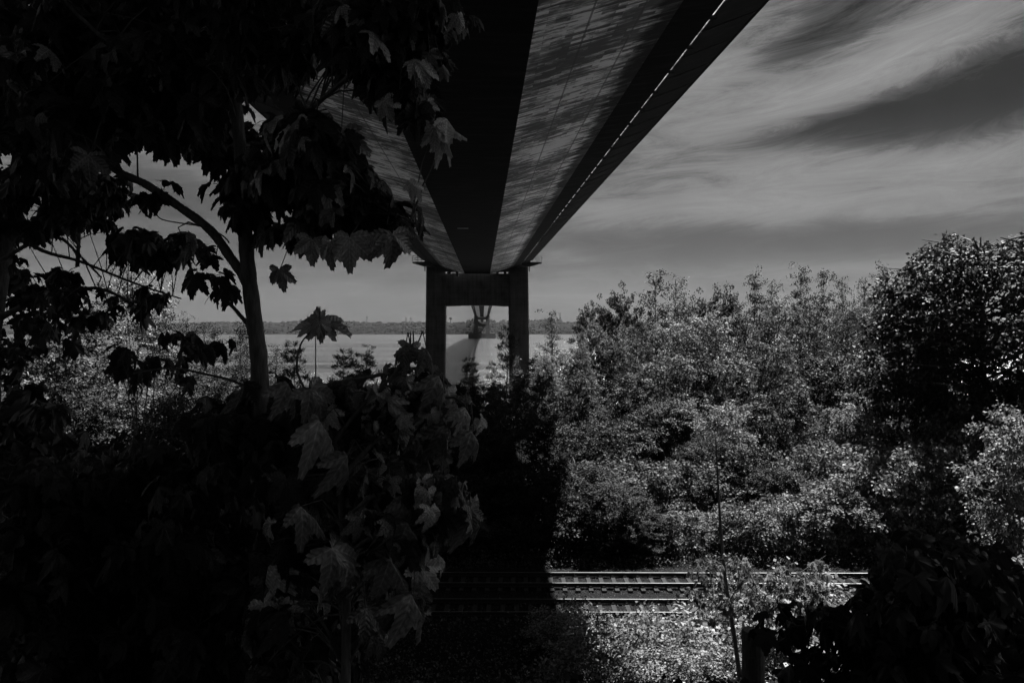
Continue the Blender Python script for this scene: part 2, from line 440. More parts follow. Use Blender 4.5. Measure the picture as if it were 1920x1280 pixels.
def pylon(px_, h, word, D=FS + 700):
    p = P(px_, 600, D); z = far_z(p.x, D)
    t = thing('electricity_pylon', (p.x, D, z), word, 'pylon', 'pylons on the far shore')
    b = MB()
    for sx in (-1, 1):
        for sy in (-1, 1): b.tube([(sx * 3, sy * 3, 0), (sx * .5, sy * .5, h)], 0.42, 4)
    for q in range(6):
        z0 = h * q / 6; r0 = 3 - 2.5 * q / 6; r1 = 3 - 2.5 * (q + 1) / 6
        b.tube([(-r0, -r0, z0), (r1, -r1, z0 + h / 6)], 0.25, 4); b.tube([(r0, r0, z0), (-r1, r1, z0 + h / 6)], 0.25, 4)
    b.build('lattice_mast', DARKSTEEL, t)
    for zz in (0.72, 0.86):
        a = MB(); a.box(-5, 5, -.3, .3, h * zz - .3, h * zz + .3); a.build('crossarm', DARKSTEEL, t)
    return t
pylon(1050, 38, 'larger distant pylon on the far shore just right of the near tower')
pylon(688, 26, 'distant pylon on the far shore between the sprig of leaves and the tower')
pylon(761, 24, 'distant pylon on the far shore left of the near tower, the leftmost of two')
pylon(770, 24, 'distant pylon on the far shore left of the near tower, close to its leg')
p = P(845, 600, FS + 700)
wt = thing('water_tower', (p.x, FS + 700, far_z(p.x, FS + 700)), 'tiny mushroom-shaped water tower on the far skyline between the tower legs', 'water tower')
b = MB(); b.tube([(0, 0, 0), (0, 0, 16)], 1.6, 8); b.build('stem', CONC, wt)
b = MB(); b.tube([(0, 0, 15), (0, 0, 19), (0, 0, 23)], [2, 6, 5], 12); b.build('tank', CONC, wt)

# ------------------------------------------------------------------ the bridge
XC = -1.37; TD = 212.0; TD2 = 1456.0
Z0, SL = 10.6, 0.0147
def deck_prof(side):
    """lower outline of one half of the girder, from soffit edge outwards: offsets from the axis and heights above the soffit"""
    return [(3.27, 0.0), (9.25, 1.72), (11.0, 1.95)]
def loft(sections, mi=0, closed=True):
    m = MB(); n = len(sections[0])
    for s in sections: m.v += [tuple(p) for p in s]
    for j in range(len(sections) - 1):
        for i in range(n if closed else n - 1):
            i2 = (i + 1) % n
            m.f.append((j * n + i, j * n + i2, (j + 1) * n + i2, (j + 1) * n + i)); m.mi.append(mi)
    if closed:
        m.f.append(tuple(range(n))); m.f.append(tuple((len(sections) - 1) * n + i for i in reversed(range(n)))); m.mi += [mi, mi]
    return m
def girder(name, stations, zf, parent, long_mat=GIRDER):
    half = [(3.27, 0.0), (9.25, 1.72), (11.0, 1.95), (11.0, 2.35), (9.2, 4.5)]
    prof = [(x, z) for x, z in half] + [(-x, z) for x, z in reversed(half)]
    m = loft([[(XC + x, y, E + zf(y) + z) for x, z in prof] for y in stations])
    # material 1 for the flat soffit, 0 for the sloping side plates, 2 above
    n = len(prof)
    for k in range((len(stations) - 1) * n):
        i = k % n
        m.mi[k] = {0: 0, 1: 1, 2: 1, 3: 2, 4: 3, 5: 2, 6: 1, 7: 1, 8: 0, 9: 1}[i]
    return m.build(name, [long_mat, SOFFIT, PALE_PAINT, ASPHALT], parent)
def footway(stations, zf, side, parent, ribs):
    sec = []
    for y in stations:
        z = E + zf(y)
        sec.append([(XC + side * x, y, z + dz) for x, dz in ((11.50, 2.50), (14.1, 3.50), (14.25, 3.50), (14.25, 3.9), (14.12, 3.9), (12.6, 3.06), (11.54, 2.58))])
    m = loft(sec)
    for y in ribs:      # tapered brackets below the plate
        z = E + zf(y); ys_ = (y - .02, y + .02)
        vs = [(XC + side * x, yy, z + dz) for yy in ys_ for x, dz in ((11.51, 2.46), (14.1, 3.47), (14.1, 3.52), (11.51, 2.52))]
        m.add(vs, [(0, 1, 2, 3), (7, 6, 5, 4), (0, 4, 5, 1), (1, 5, 6, 2), (2, 6, 7, 3), (3, 7, 4, 0)], 1)
    for y in ribs:      # lugs that tie the footway to the girder
        z = E + zf(y); j = (y * 7) % 3
        for yo, hw in ((RS * (.3 + .13 * j), .05 + .03 * j),) + (((RS * .75, .3),) if j < .7 else ()):
            m.box(XC + side * 11.3 - .31, XC + side * 11.3 + .31, y + yo - hw, y + yo + hw, z + 2.36, z + 2.49)
    return m.build('footway', [FOOTWAY, CONC], parent)
zn = lambda y: Z0 + SL * y
near = thing('bridge_deck', (0, 0, 0), 'underside of the near bridge deck running overhead from the camera to the tower', 'bridge deck')
st = list(np.linspace(-70, TD - 4.5, 30))
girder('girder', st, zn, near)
RS = 3.87
ribs = [29.3 + RS * k for k in range(-25, 46)]
for side in (-1, 1):
    footway(st, zn, side, near, ribs)
    s = loft([[(XC + side * x, y, E + zn(y) + dz) for x, dz in ((11.0, 3.3), (12.3, 3.3))] for y in st], closed=False)
    s.build('added_light_strip', STRIP, near)  # added strip that lets sunlight through to brighten the footway gap
    r = MB()
    for zz in (0.35, 0.75, 1.15): r.tube([(XC + side * 14.15, y, E + zn(y) + 3.85 + zz) for y in st], 0.03, 5)
    for k in range(110):
        y = -68 + k * 2.5; z = E + zn(y) + 3.84
        r.box(XC + side * 14.15 - .03, XC + side * 14.15 + .03, y - .03, y + .03, z, z + 1.2)
    r.build('railing', DARKSTEEL, near)
# end diaphragm and bearings at the tower
m = MB(); zt = E + zn(TD)
m.box(XC - 10.4, XC + 10.4, TD - 4.5, TD - 4.0, zt + 0.4, zt + 3.6)
m.build('end_diaphragm', CONC, near)
for k, x in enumerate((-9.5, -7.2, -5.2, 5.2, 7.2, 9.5)):
    m = MB(); zz = zt + (abs(x) - 3.27) * 0.288
    m.box(XC + x - .35, XC + x + .35, TD - 4.3, TD - 3.2, zz - 1.25, zz + .3); m.build('bearing', DARKSTEEL, near)
# small pale plate under the soffit
m = MB(); y = 10.9 * F / 166
m.box(-3.1, -1.75, y - .22, y + .22, E + zn(y) - .05, E + zn(y) - .004); m.build('pale_plate', PALE_PAINT, near)

def zm(y):
    t = (y - TD) / (TD2 - TD)
    return 13.7 + (17.5 - 13.7) * t + 9.3 * (1 - (2 * t - 1) ** 2)
main = thing('main_span_deck', (0, 0, 0), 'main span deck arching over the river, seen below the portal beam', 'bridge deck')
st2 = list(np.linspace(TD + 4.5, TD2 - 3, 50))
PALE_GIRDER = m_simple('main_span_paint', [(0.3, 0.35), (0.7, 0.6)], 0.1, 0.5, 0.5)
girder('girder', st2, zm, main, PALE_GIRDER)
for side in (-1, 1): footway(st2, zm, side, main, [])
# side span beyond the far tower
beyond = thing('far_side_span', (0, 0, 0), 'short piece of deck beyond the distant tower', 'bridge deck')
girder('girder', [TD2 + 3, TD2 + 530], lambda y: 17.5 - (y - TD2) * 0.012, beyond, PALE_GIRDER)

def leg(parent, cx, cy, z0, z1, w0, w1, dpt, inward=0.0):
    m = MB(); secs = []
    for k in range(13):
        t = k / 12; z = z0 + (z1 - z0) * t; w = (w0 + (w1 - w0) * t) / 2; d = dpt / 2 * (1 - .2 * t); x = cx + inward * t; c = .35
        secs.append([(x - w + c, cy - d, z), (x + w - c, cy - d, z), (x + w, cy - d + c, z), (x + w, cy + d - c, z), (x + w - c, cy + d, z), (x - w + c, cy + d, z), (x - w, cy + d - c, z), (x - w, cy - d + c, z)])
    return loft(secs).build('leg', CONC, parent)
tw = thing('bridge_tower', (XC, TD, 0), 'near concrete bridge tower, two legs and a deep portal beam under the deck', 'bridge tower')
def sub(x): return x - XC
for s in (-1, 1):
    leg(tw, s * 11.15, 0, -3, 155, 5.25, 4.6, 6.5, -s * 1.6)
zb = E + (612 - 573) / F * TD
m = MB()      # portal beam with shallow haunches
zt_ = E + (612 - 517) / F * TD + .4
secs = []
for x, dz in ((-8.7, -.18), (-7.0, -.16), (-4.0, .0), (0, .02), (4.0, .0), (7.0, -.16), (8.7, -.18)):
    secs.append([(x, -2.6, zb + dz), (x, 2.6, zb + dz), (x, 2.6, zt_), (x, -2.6, zt_)])
loft(secs).build('portal_beam', CONC, tw)
for zz in (75, 110, 148):
    m = MB(); m.box(-8.6, 8.6, -2.4, 2.4, zz, zz + 5.5); m.build('upper_beam', CONC, tw)
m = MB(); m.box(-14.6, 14.6, -6, 7, -3, 0.9); m.build('footing', CONC, tw)
zp = E + (612 - 497) / F * TD
for s in (-1, 1):
    pl = MB()      # maintenance platform on a tapered corbel, with railing
    pl.box(min(s * 8.6, s * 16.6), max(s * 8.6, s * 16.6), -5.6, -3.5, zp, zp + .35)
    pl.add([(s * 9, -5.4, zp - 1.1), (s * 14.0, -5.4, zp - .7), (s * 16.3, -5.4, zp - .02), (s * 9, -5.4, zp - .02),
            (s * 9, -3.6, zp - 1.1), (s * 14.0, -3.6, zp - .7), (s * 16.3, -3.6, zp - .02), (s * 9, -3.6, zp - .02)],
           [(0, 1, 2, 3), (7, 6, 5, 4), (0, 4, 5, 1), (1, 5, 6, 2), (2, 6, 7, 3), (3, 7, 4, 0)])
    po = pl.build('platform', DARKSTEEL, tw)
    rl = MB()
    for zz in (.5, 1.0, 1.5): rl.tube([(s * 12.9, -5.5, zp + .35 + zz), (s * 16.5, -5.5, zp + .35 + zz), (s * 17.0, -3.8, zp + .35 + zz)], .05, 5)
    for x in np.arange(12.9, 16.8, .75): rl.tube([(s * x, -5.5, zp + .3), (s * x, -5.5, zp + 1.9)], .05, 5)
    rl.tube([(s * 15.5, -4.6, zp + .3), (s * 15.5, -4.6, zp + 3.2)], .08, 6)
    rl.tube([(s * 13.5, -4.6, zp - .7), (s * 13.5, -4.6, zp - 2.0)], .16, 6)
    rl.build('railing', DARKSTEEL, po)
ft = thing('bridge_tower', (XC, TD2, 0), 'distant bridge tower standing on a wide caisson in the river', 'bridge tower')
for s in (-1, 1): leg(ft, s * 11.0, 0, 8, 155, 7.4, 5.0, 7.5, -s * 1.2)
m = MB(); m.box(-24.5, 24.5, -9, 9, -5, 9.7); m.build('caisson', CONC, ft)
m = MB(); m.box(-8.2, 8.2, -2.4, 2.4, 34.0, 38.2); m.build('portal_beam', CONC, ft)
m = MB(); m.box(-7.6, 7.6, -2.2, 2.2, 21.5, 26.5); m.build('strut', CONC, ft)
m = MB(); m.box(-15.5, 15.5, -4.4, -3.3, 38.0, 38.7); m.build('platform', DARKSTEEL, ft)
for zz in (75, 110, 148):
    m = MB(); m.box(-8.2, 8.2, -2.2, 2.2, zz, zz + 5.5); m.build('upper_beam', CONC, ft)
for s, lab in ((-1, 'left'), (1, 'right')):   # main cables above the deck
    c = MB(); pts = []
    for k in range(41):
        t = k / 40; y = TD + (TD2 - TD) * t
        pts.append((XC + s * 10.4, y, 153.5 - (153.5 - 50) * (1 - (2 * t - 1) ** 2)))
    pts = [(XC + s * 10.4, -70, E + 16.5)] + [(XC + s * 10.4, TD - 90, 95)] + pts
    c.tube(pts, .35, 8)
    tag(c.build('main_cable', DARKSTEEL), 'thick %s-hand suspension cable above the deck' % lab, 'cable', 'main cables')

# lamp pole on the foreshore
p = P(592, 690, 95); gz = ground_z(p.x, 95)
lp = thing('lamp_post', (p.x, 95, gz), 'thin pole rising above the bushes left of the tower', 'pole')
top = E - (622 - 612) / F * 95
m = MB(); m.tube([(0, 0, 0), (0, 0, top - gz)], [.09, .06], 8); m.build('pole', DARKSTEEL, lp)
m = MB(); m.tube([(0, 0, top - gz - .02), (0, 0, top - gz + .18)], [.09, .05], 8); m.build('cap', DARKSTEEL, lp)

# ------------------------------------------------------------------ railway
ANG = math.atan(-0.044); ZT = E - 10.8
def track(depth, label):
    t = thing('railway_track', (4.06, depth, ZT), label, 'railway track', 'the two railway tracks')
    t.rotation_euler = (0, 0, ANG)
    for q in (0, -1.435):
        r = MB()
        L0, L1 = -70, 90
        r.box(L0, L1, q - .07, q + .07, -.158, -.145, 0); r.box(L0, L1, q - .012, q + .012, -.145, -.04, 0)
        r.box(L0, L1, q - .035, q + .035, -.04, -.004, 0); r.box(L0, L1, q - .026, q + .026, -.004, 0, 1)
        r.build('rail', [RAIL_SIDE, RAILHEAD], t)
    sm = MB(); sp_ = 0.545
    sm.add([(-.11, -1.92, -.30), (.11, -1.92, -.30), (.11, .48, -.30), (-.11, .48, -.30), (-.09, -1.9, -.175), (.09, -1.9, -.175), (.09, .46, -.175), (-.09, .46, -.175)],
           [(4, 5, 6, 7), (0, 1, 5, 4), (1, 2, 6, 5), (2, 3, 7, 6), (3, 0, 4, 7)])
    for q in (0, -1.435):
        for s in (-.1, .1): sm.box(-.05, .05, q + s - .03, q + s + .03, -.165, -.115)
    me = sm.mesh('sleeper', SLEEPER)
    rest = MB()
    for k in range(-120, 160):
        x = k * sp_
        if -45 <= k < 45:
            o = link('sleeper', me, t); o.location = (x, 0, 0)
        else:
            rest.add([(v[0] + x, v[1], v[2]) for v in sm.v[:8]], [(4, 5, 6, 7), (0, 1, 5, 4), (1, 2, 6, 5), (2, 3, 7, 6), (3, 0, 4, 7)])
    tag(rest.build('sleeper_row', SLEEPER, t), kind='stuff')
    return t
D1 = 10.8 * F / 464.6
track(D1, 'farther railway track with its sleepers showing, below the edge of the woods')
track(D1 - 1.435 - 2.0, 'nearer railway track half hidden by sunlit leaves')
bal = MB()
pr = [(-8.5, -.75), (-6.8, -.24), (-5.4, -.21), (-3.0, -.21), (-1.9, -.26), (-.8, -.21), (.8, -.21), (1.4, -.24), (2.6, -.75)]
xs_ = list(np.arange(-70, 90, .5)); rnd = random.Random(3)
bal_v = []; 
for x in xs_:
    for q in np.linspace(-8.5, 2.6, 45):
        z = np.interp(q, [a for a, _ in pr], [b_ for _, b_ in pr]) + rnd.uniform(-.025, .02)
        bal_v.append((x, q, z))
nq = 45
bf = [(i * nq + j, (i + 1) * nq + j, (i + 1) * nq + j + 1, i * nq + j + 1) for i in range(len(xs_) - 1) for j in range(nq - 1)]
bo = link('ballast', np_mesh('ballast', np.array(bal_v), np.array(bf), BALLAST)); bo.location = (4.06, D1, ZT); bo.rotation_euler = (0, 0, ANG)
tag(bo, 'grey stone ballast bed under both tracks', kind='structure')
# loose stones
rng = np.random.RandomState(11)
N = 26000
X = rng.uniform(-26, 26, N); Q = rng.uniform(-7.5, 2.2, N); Z = np.interp(Q, [a for a, _ in pr], [b_ for _, b_ in pr])
tet = np.array([(1, 0, -.4), (-.5, .8, -.4), (-.5, -.8, -.4), (.1, 0, .8), (.5, .6, .3)])
R = rng.uniform(.022, .05, N)[:, None, None]
V = tet[None] * R * rng.uniform(.6, 1.3, (N, 5, 3)); an = rng.uniform(0, 6.28, N)
c_, s_ = np.cos(an)[:, None], np.sin(an)[:, None]
V = np.stack([V[..., 0] * c_ - V[..., 1] * s_ + X[:, None], V[..., 0] * s_ + V[..., 1] * c_ + Q[:, None], V[..., 2] + Z[:, None] + .01], -1)
Fs = (np.array([(0, 4, 3), (4, 1, 3), (1, 2, 3), (2, 0, 3), (0, 1, 4)])[None] + np.arange(N)[:, None, None] * 5).reshape(-1, 3)
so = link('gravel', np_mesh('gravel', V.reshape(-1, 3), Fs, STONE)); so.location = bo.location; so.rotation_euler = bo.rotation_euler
tag(so, 'loose grey ballast stones strewn between the rails', 'gravel', kind='stuff')

# ------------------------------------------------------------------ trees of the wood
DIAMOND = np.array([(0, 0, 0), (.38, .45, .06), (0, 1, -.05), (-.38, .45, .06)])
def leaves_np(pos, axis, nrm, size, tmpl, faces, mat_, name, uv=None, smooth=False):
    a = axis / np.linalg.norm(axis, axis=1, keepdims=True)
    s = np.cross(a, nrm); s /= np.maximum(np.linalg.norm(s, axis=1, keepdims=True), 1e-6)
    n = np.cross(s, a)
    T = tmpl[None] if tmpl.ndim == 2 else tmpl
    V = pos[:, None] + size[:, None, None] * (T[..., 0:1] * s[:, None] + T[..., 1:2] * a[:, None] + T[..., 2:3] * n[:, None])
    k = T.shape[1]; Fc = (faces[None] + np.arange(len(pos))[:, None, None] * k).reshape(-1, faces.shape[1])
    return np_mesh(name, V.reshape(-1, 3), Fc, mat_, None if uv is None else np.tile(uv, (len(pos), 1)), smooth)
QUAD = np.array([(0, 1, 2, 3)])

def make_tree(name, kind, seed, H, Rr, n_leaf, lsize, m, cat, base=0.12):
    rng = np.random.RandomState(seed)
    root = link(name, None); tag(root, 'x', cat)
    tr = MB(); lean = rng.uniform(-.04, .04, 2)
    def ax(t): return Vector((lean[0] * H * t + .12 * math.sin(t * 5 + seed), lean[1] * H * t, H * t))
    stems = 1 if kind in ('cone', 'pine', 'big', 'birch') else 3
    tips = []; nb = {'bush': 34, 'broad': 60, 'cone': 46, 'pine': 40, 'big': 120, 'birch': 50}[kind]
    r0 = H * (.011 if kind != 'big' else .018)
    for s in range(stems):
        off = Vector((rng.uniform(-.3, .3), rng.uniform(-.3, .3), 0)) * (stems > 1) * Rr * .5
        tr.tube([ax(t) + off * (0.3 + 1.2 * t) for t in np.linspace(0, .93 if stems == 1 else .75, 7)], [r0 * (1 - .85 * t) for t in np.linspace(0, 1, 7)], 6)
    pos = []; w = []
    for i in range(nb):
        t = base + ((.93 if kind == 'big' else 1) - base) * ((i + rng.rand()) / nb)
        ang = i * 2.4 + rng.uniform(-.5, .5)
        u = (t - base) / (1 - base)
        if kind == 'cone' or kind == 'birch': prof = (1 - u) ** .8 * .95 + .07; rise = .35
        elif kind == 'pine': prof = (1 - u) ** .7 * .9 + .1; rise = .45
        elif kind == 'bush': prof = math.sqrt(max(0, 1 - (u * 1.0) ** 2.4)) * .95 + .1; rise = .5
        elif kind == 'big': prof = math.sqrt(max(.22, 1 - abs(u * 1.75 - .7) ** 2.2 * .85)); rise = .35
        else: prof = math.sqrt(max(.03, 1 - abs(u * 1.55 - .55) ** 2)) ; rise = .5
        L = Rr * prof * rng.uniform(.55, 1.12)
        p0 = ax(max(t - .06, .04)); d = Vector((math.cos(ang), math.sin(ang), rise * rng.uniform(.5, 1.3)))
        if kind == 'bush': p0 = ax(max(t * .5, .05))
        p3 = ax(t) + Vector((math.cos(ang) * L, math.sin(ang) * L, L * rise * .35))
        p3.z = max(p3.z, .15)
        mid = p0.lerp(p3, .5) + Vector((0, 0, L * .1))
        tr.tube([p0, mid, p3], [r0 * .38 * (1 - u * .6), r0 * .22, r0 * .08], 4, cap=False)
        pts = [p0.lerp(mid, .5), mid, mid.lerp(p3, .35), mid.lerp(p3, .7), p3, p3 + d * L * .06]
        for q, ww in zip(pts[1:], (.35, .7, 1, 1.2, .9)):
            pos.append(tuple(q)); w.append(ww * (L + .2 * Rr))
    if kind in ('cone', 'birch', 'pine'):
        for t in np.linspace(.8, 1.0, 6): pos.append(tuple(ax(t))); w.append(.4 * Rr * (1.15 - t))
    pos = np.array(pos); w = np.array(w); w /= w.sum()
    # sub-clumps give light and dark groups with gaps
    nc = n_leaf // 34
    ci = rng.choice(len(pos), nc, p=w)
    spread = {'bush': .12, 'broad': .10, 'cone': .15, 'pine': .08, 'big': .09, 'birch': .17}[kind] * Rr
    cc = pos[ci] + rng.normal(0, spread, (nc, 3)) * np.array([1, 1, .75])
    if kind == 'big': cc[:, 2] = np.minimum(cc[:, 2], H * (.97 - .22 * (cc[:, 0] ** 2 + cc[:, 1] ** 2) / Rr ** 2 + .03 * np.sin(cc[:, 0] * 1.7 + cc[:, 1])) - rng.rand(nc) * H * .06)
    k = rng.randint(0, nc, n_leaf)
    lp_ = cc[k] + rng.normal(0, 1, (n_leaf, 3)) * np.array([1, 1, .55]) * (.12 + spread * .26)
    lp_[:, 2] = np.maximum(lp_[:, 2], .05)
    out = lp_.copy(); out[:, 2] = 0; out /= np.maximum(np.linalg.norm(out, axis=1, keepdims=True), .01)
    if kind == 'pine':
        axis = out * .5 + np.array([0, 0, .9]) + rng.normal(0, .5, (n_leaf, 3)); tm = DIAMOND * np.array([.45, 1.6, 1])
        nr = rng.normal(0, 1, (n_leaf, 3))
    else:
        axis = out * .6 + np.array([0, 0, -.25]) + rng.normal(0, .55, (n_leaf, 3)); tm = DIAMOND
        nr = np.array([0, 0, .9]) + out * .25 + rng.normal(0, .45, (n_leaf, 3))
    size = lsize * rng.uniform(.6, 1.25, n_leaf)
    cm = leaves_np(lp_, axis, nr, size, tm, QUAD, m, 'crown')
    o1 = link('trunk', tr.mesh('trunk', BARK), root); o2 = link('crown', cm, root)
    PROTO_KIDS[root.name] = [o1, o2]; root['used'] = 0
    return root

PR = {}
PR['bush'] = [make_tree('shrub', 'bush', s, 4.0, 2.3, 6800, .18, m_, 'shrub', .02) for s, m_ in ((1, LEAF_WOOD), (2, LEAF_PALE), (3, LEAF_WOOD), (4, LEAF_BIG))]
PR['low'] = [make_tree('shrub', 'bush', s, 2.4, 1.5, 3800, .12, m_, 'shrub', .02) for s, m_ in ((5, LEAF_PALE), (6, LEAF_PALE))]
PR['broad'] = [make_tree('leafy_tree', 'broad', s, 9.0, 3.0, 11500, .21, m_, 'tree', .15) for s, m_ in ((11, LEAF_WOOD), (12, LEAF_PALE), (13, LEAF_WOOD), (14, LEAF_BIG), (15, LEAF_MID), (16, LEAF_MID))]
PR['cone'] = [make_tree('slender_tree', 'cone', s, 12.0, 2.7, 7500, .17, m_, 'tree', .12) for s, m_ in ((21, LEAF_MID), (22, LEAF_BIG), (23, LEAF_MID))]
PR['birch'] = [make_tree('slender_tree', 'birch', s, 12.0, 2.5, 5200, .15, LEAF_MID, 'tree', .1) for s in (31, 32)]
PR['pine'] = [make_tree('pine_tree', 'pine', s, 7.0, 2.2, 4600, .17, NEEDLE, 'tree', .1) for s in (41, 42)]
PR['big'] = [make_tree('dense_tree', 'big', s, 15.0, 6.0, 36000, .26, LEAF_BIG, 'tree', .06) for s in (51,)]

R_ = random.Random(77)
ORD = ['first', 'second', 'third', 'fourth', 'fifth', 'sixth', 'seventh', 'eighth', 'ninth', 'tenth', 'eleventh', 'twelfth', 'thirteenth',
       'fourteenth', 'fifteenth', 'sixteenth', 'seventeenth', 'eighteenth', 'nineteenth', 'twentieth', 'twenty-first', 'twenty-second', 'twenty-third', 'twenty-fourth', 'twenty-fifth', 'twenty-sixth']
def put(kind, x, D, top_y, label, group, wide=1.0, var=None):
    """a tree standing at photo column x and depth D whose top reaches photo row top_y"""
    pr_ = PR[kind]; src = pr_[R_.randrange(len(pr_)) if var is None else var]
    p = P(x, 612, D); gz = ground_z(p.x, D)
    H = {'bush': 4.25, 'broad': 9.3, 'cone': 12.1, 'birch': 12.1, 'pine': 7.2, 'big': 15.3, 'low': 2.55}[kind]
    h = E + (612 - top_y) / F * D - gz
    s = max(h, .8) / H
    sx = s ** .6 * wide * R_.uniform(.85, 1.2)
    loc = (p.x, D, gz - .05); rz = R_.uniform(0, 6.28)
    if not src['used']:
        src['used'] = 1; src.location = loc; src.rotation_euler = (0, 0, rz); src.scale = (sx, sx, s); src['label'] = label; o = src
    else:
        o = copy_tree(src, loc, rz, (sx, sx, s), label)
    if group: o['group'] = group
    return o
def interp(x, pts): return float(np.interp(x, [a for a, _ in pts], [b for _, b in pts]))

def row(kinds, x0, x1, n, D, tops, text, group, jd=2.5, jt=14, wide=1.0, vs=None):
    for i in range(n):
        x = x0 + (x1 - x0) * (i + .5) / n + R_.uniform(-.3, .3) * (x1 - x0) / n
        put(kinds[R_.randrange(len(kinds))], x, D + R_.uniform(-jd, jd), interp(x, tops) + R_.uniform(-jt, jt), text % ORD[i], group, wide, vs(x) if vs else None)

# right of the bridge: canopy rising away from the railway
row(['bush'], 760, 1990, 18, 39.2, [(700, 985), (1050, 960), (1300, 945), (1500, 915), (1700, 850), (1950, 775)], 'low shrub in the front row beside the railway, %s from the bridge', 'shrubs along the railway', .6, 16, 1.0, lambda x: 3 if x < 1215 else R_.choice([0, 1, 2, 1]))  # dark leaf up to a limit per row paints the slanting shadow edge
row(['bush'], 780, 2000, 16, 43.5, [(700, 900), (1000, 880), (1150, 850), (1400, 840), (1600, 820), (1800, 765), (1950, 735)], 'shrubby tree in the second row behind the railway, %s from the bridge', 'second row of the wood', 1.5, 24, .95, lambda x: 3 if x < 1165 else R_.choice([0, 1, 2, 3]))
row(['broad'], 800, 1720, 14, 51, [(750, 810), (1000, 790), (1150, 770), (1350, 745), (1500, 735), (1700, 760)], 'leafy tree in the third row behind the railway, %s from the bridge', 'third row of the wood', 2.5, 22, .9, lambda x: 4 if x < 1105 else R_.choice([0, 1, 2, 4, 5]))
row(['broad'], 830, 1720, 12, 62, [(750, 745), (1000, 720), (1150, 690), (1400, 660), (1700, 650)], 'leafy tree in the fourth row behind the railway, %s from the bridge', 'fourth row of the wood', 3, 20, .9, lambda x: R_.choice([0, 2, 4, 5, 3]))
row(['cone'], 850, 1780, 16, 78, [(750, 712), (1000, 705), (1090, 672), (1200, 625), (1400, 600), (1700, 580)], 'leafy tree in the fifth row behind the railway, %s from the bridge', 'fifth row of the wood', 4, 18, .9, lambda x: R_.choice([0, 1, 2]))
row(['cone', 'broad', 'birch', 'broad'], 1090, 1760, 15, 100, [(1000, 680), (1060, 650), (1120, 600), (1250, 588), (1500, 572), (1700, 555)], 'tree just below the skyline of the wood, %s from the bridge side', 'trees near the skyline of the wood', 5, 14, 1.0, lambda x: R_.choice([0, 1]))
sky = [(1035, 583, 'birch'), (1108, 570, 'broad'), (1165, 547, 'broad'), (1228, 516, 'cone'), (1262, 517, 'birch'), (1300, 560, 'broad'), (1355, 541, 'broad'), (1408, 515, 'cone'),
       (1455, 527, 'birch'), (1500, 506, 'cone'), (1548, 506, 'cone'), (1580, 517, 'birch'), (1618, 520, 'birch'), (1660, 502, 'cone'), (1700, 520, 'birch')]
for i, (x, y, k) in enumerate(sky):
    put(k, x, 112 + R_.uniform(-6, 6), y - 6, '%s tree against the sky above the wood, %s from the bridge' % ('bushy' if k == 'broad' else 'slender', ORD[i]), 'trees on the skyline of the wood', 1.0 if k != 'broad' else .8, R_.choice([4, 5]) if k == 'broad' else None)
for i, (x, y, D) in enumerate([(1005, 668, 84), (1045, 655, 88), (1085, 648, 90)]):
    put('broad', x, D, y, 'low sunlit tree between the near tower and the wood, %s from the tower' % ORD[i], 'low trees right of the tower', .8, i % 3)
for i, (x, y, D, lab) in enumerate([(1850, 392, 46, 'big dense dark tree towering over the right end of the wood'), (1985, 372, 43, 'big dense tree cut by the right edge of the photo')]):
    put('big', x, D, y, lab, None, 1.12)
put('broad', 1730, 47, 545, 'smaller dark tree leaning on the left flank of the big dense tree', None, .9, 3)
put('broad', 1925, 30.5, 770, 'pale sunlit tree in front of the big dense tree at the right edge', None, .75, 1)

# under and left of the bridge
row(['bush', 'broad'], -60, 780, 12, 42, [(-60, 800), (200, 830), (500, 860), (780, 920)], 'shaded shrub left of the bridge beside the railway, %s from the left edge', 'shaded shrubs left of the bridge', 2.5, 20)
row(['broad', 'bush'], -60, 860, 13, 58, [(-60, 700), (200, 725), (500, 760), (860, 780)], 'middle-row tree of the wood left of the bridge, %s from the left edge', 'middle trees left of the bridge', 4, 20)
row(['broad', 'bush'], -40, 1000, 15, 82, [(-60, 640), (200, 655), (400, 700), (560, 725), (830, 728), (1000, 712)], 'back-row tree of the wood left of the bridge, %s from the left edge', 'deeper trees left of the bridge', 5, 10)
row(['birch', 'cone', 'birch'], 270, 520, 8, 100, [(270, 560), (330, 585), (420, 598), (520, 640)], 'slender sunlit tree behind the sycamore trunk, %s from the left edge', 'slender trees behind the sycamore', 5, 14, 1.1)
put('broad', 250, 95, 505, 'broad sunlit tree rising over the bushes left of the sycamore trunk', None, 1.0, 1)
put('broad', 120, 70, 560, 'broad dark tree behind the leaves at the left edge', None, 1.2, 0)
for i, (x, y, D, lab) in enumerate([(555, 637, 88, 'bushy pine left of the thin pole'), (640, 651, 90, 'small pine just right of the thin pole'), (685, 650, 91, 'small pine nearest the left leg of the tower'),
                                    (950, 608, 120, 'dark conical tree before the right leg of the near tower'), (883, 668, 110, 'small pointed tree between the legs of the near tower')]):
    put('pine', x, D, y, lab, None, .9)

for i, (x, D, y) in enumerate([(1430, 66, 668), (1520, 63, 672), (1610, 66, 660), (1690, 60, 650), (1650, 52, 720)]):
    put('broad', x, D, y, 'darker tree in the hollow left of the big dense tree, %s from the bridge' % ORD[i], 'dark trees in the hollow', 1.0, 3)  # dark leaf colour stands in for the shade in this gap
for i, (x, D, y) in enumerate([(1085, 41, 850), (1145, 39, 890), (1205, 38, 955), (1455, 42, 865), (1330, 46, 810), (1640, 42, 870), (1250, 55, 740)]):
    put('big', x, D, y, 'dense dark shrub among the pale ones beside the railway, %s from the bridge' % ORD[i], 'dark shrubs by the railway', .72)
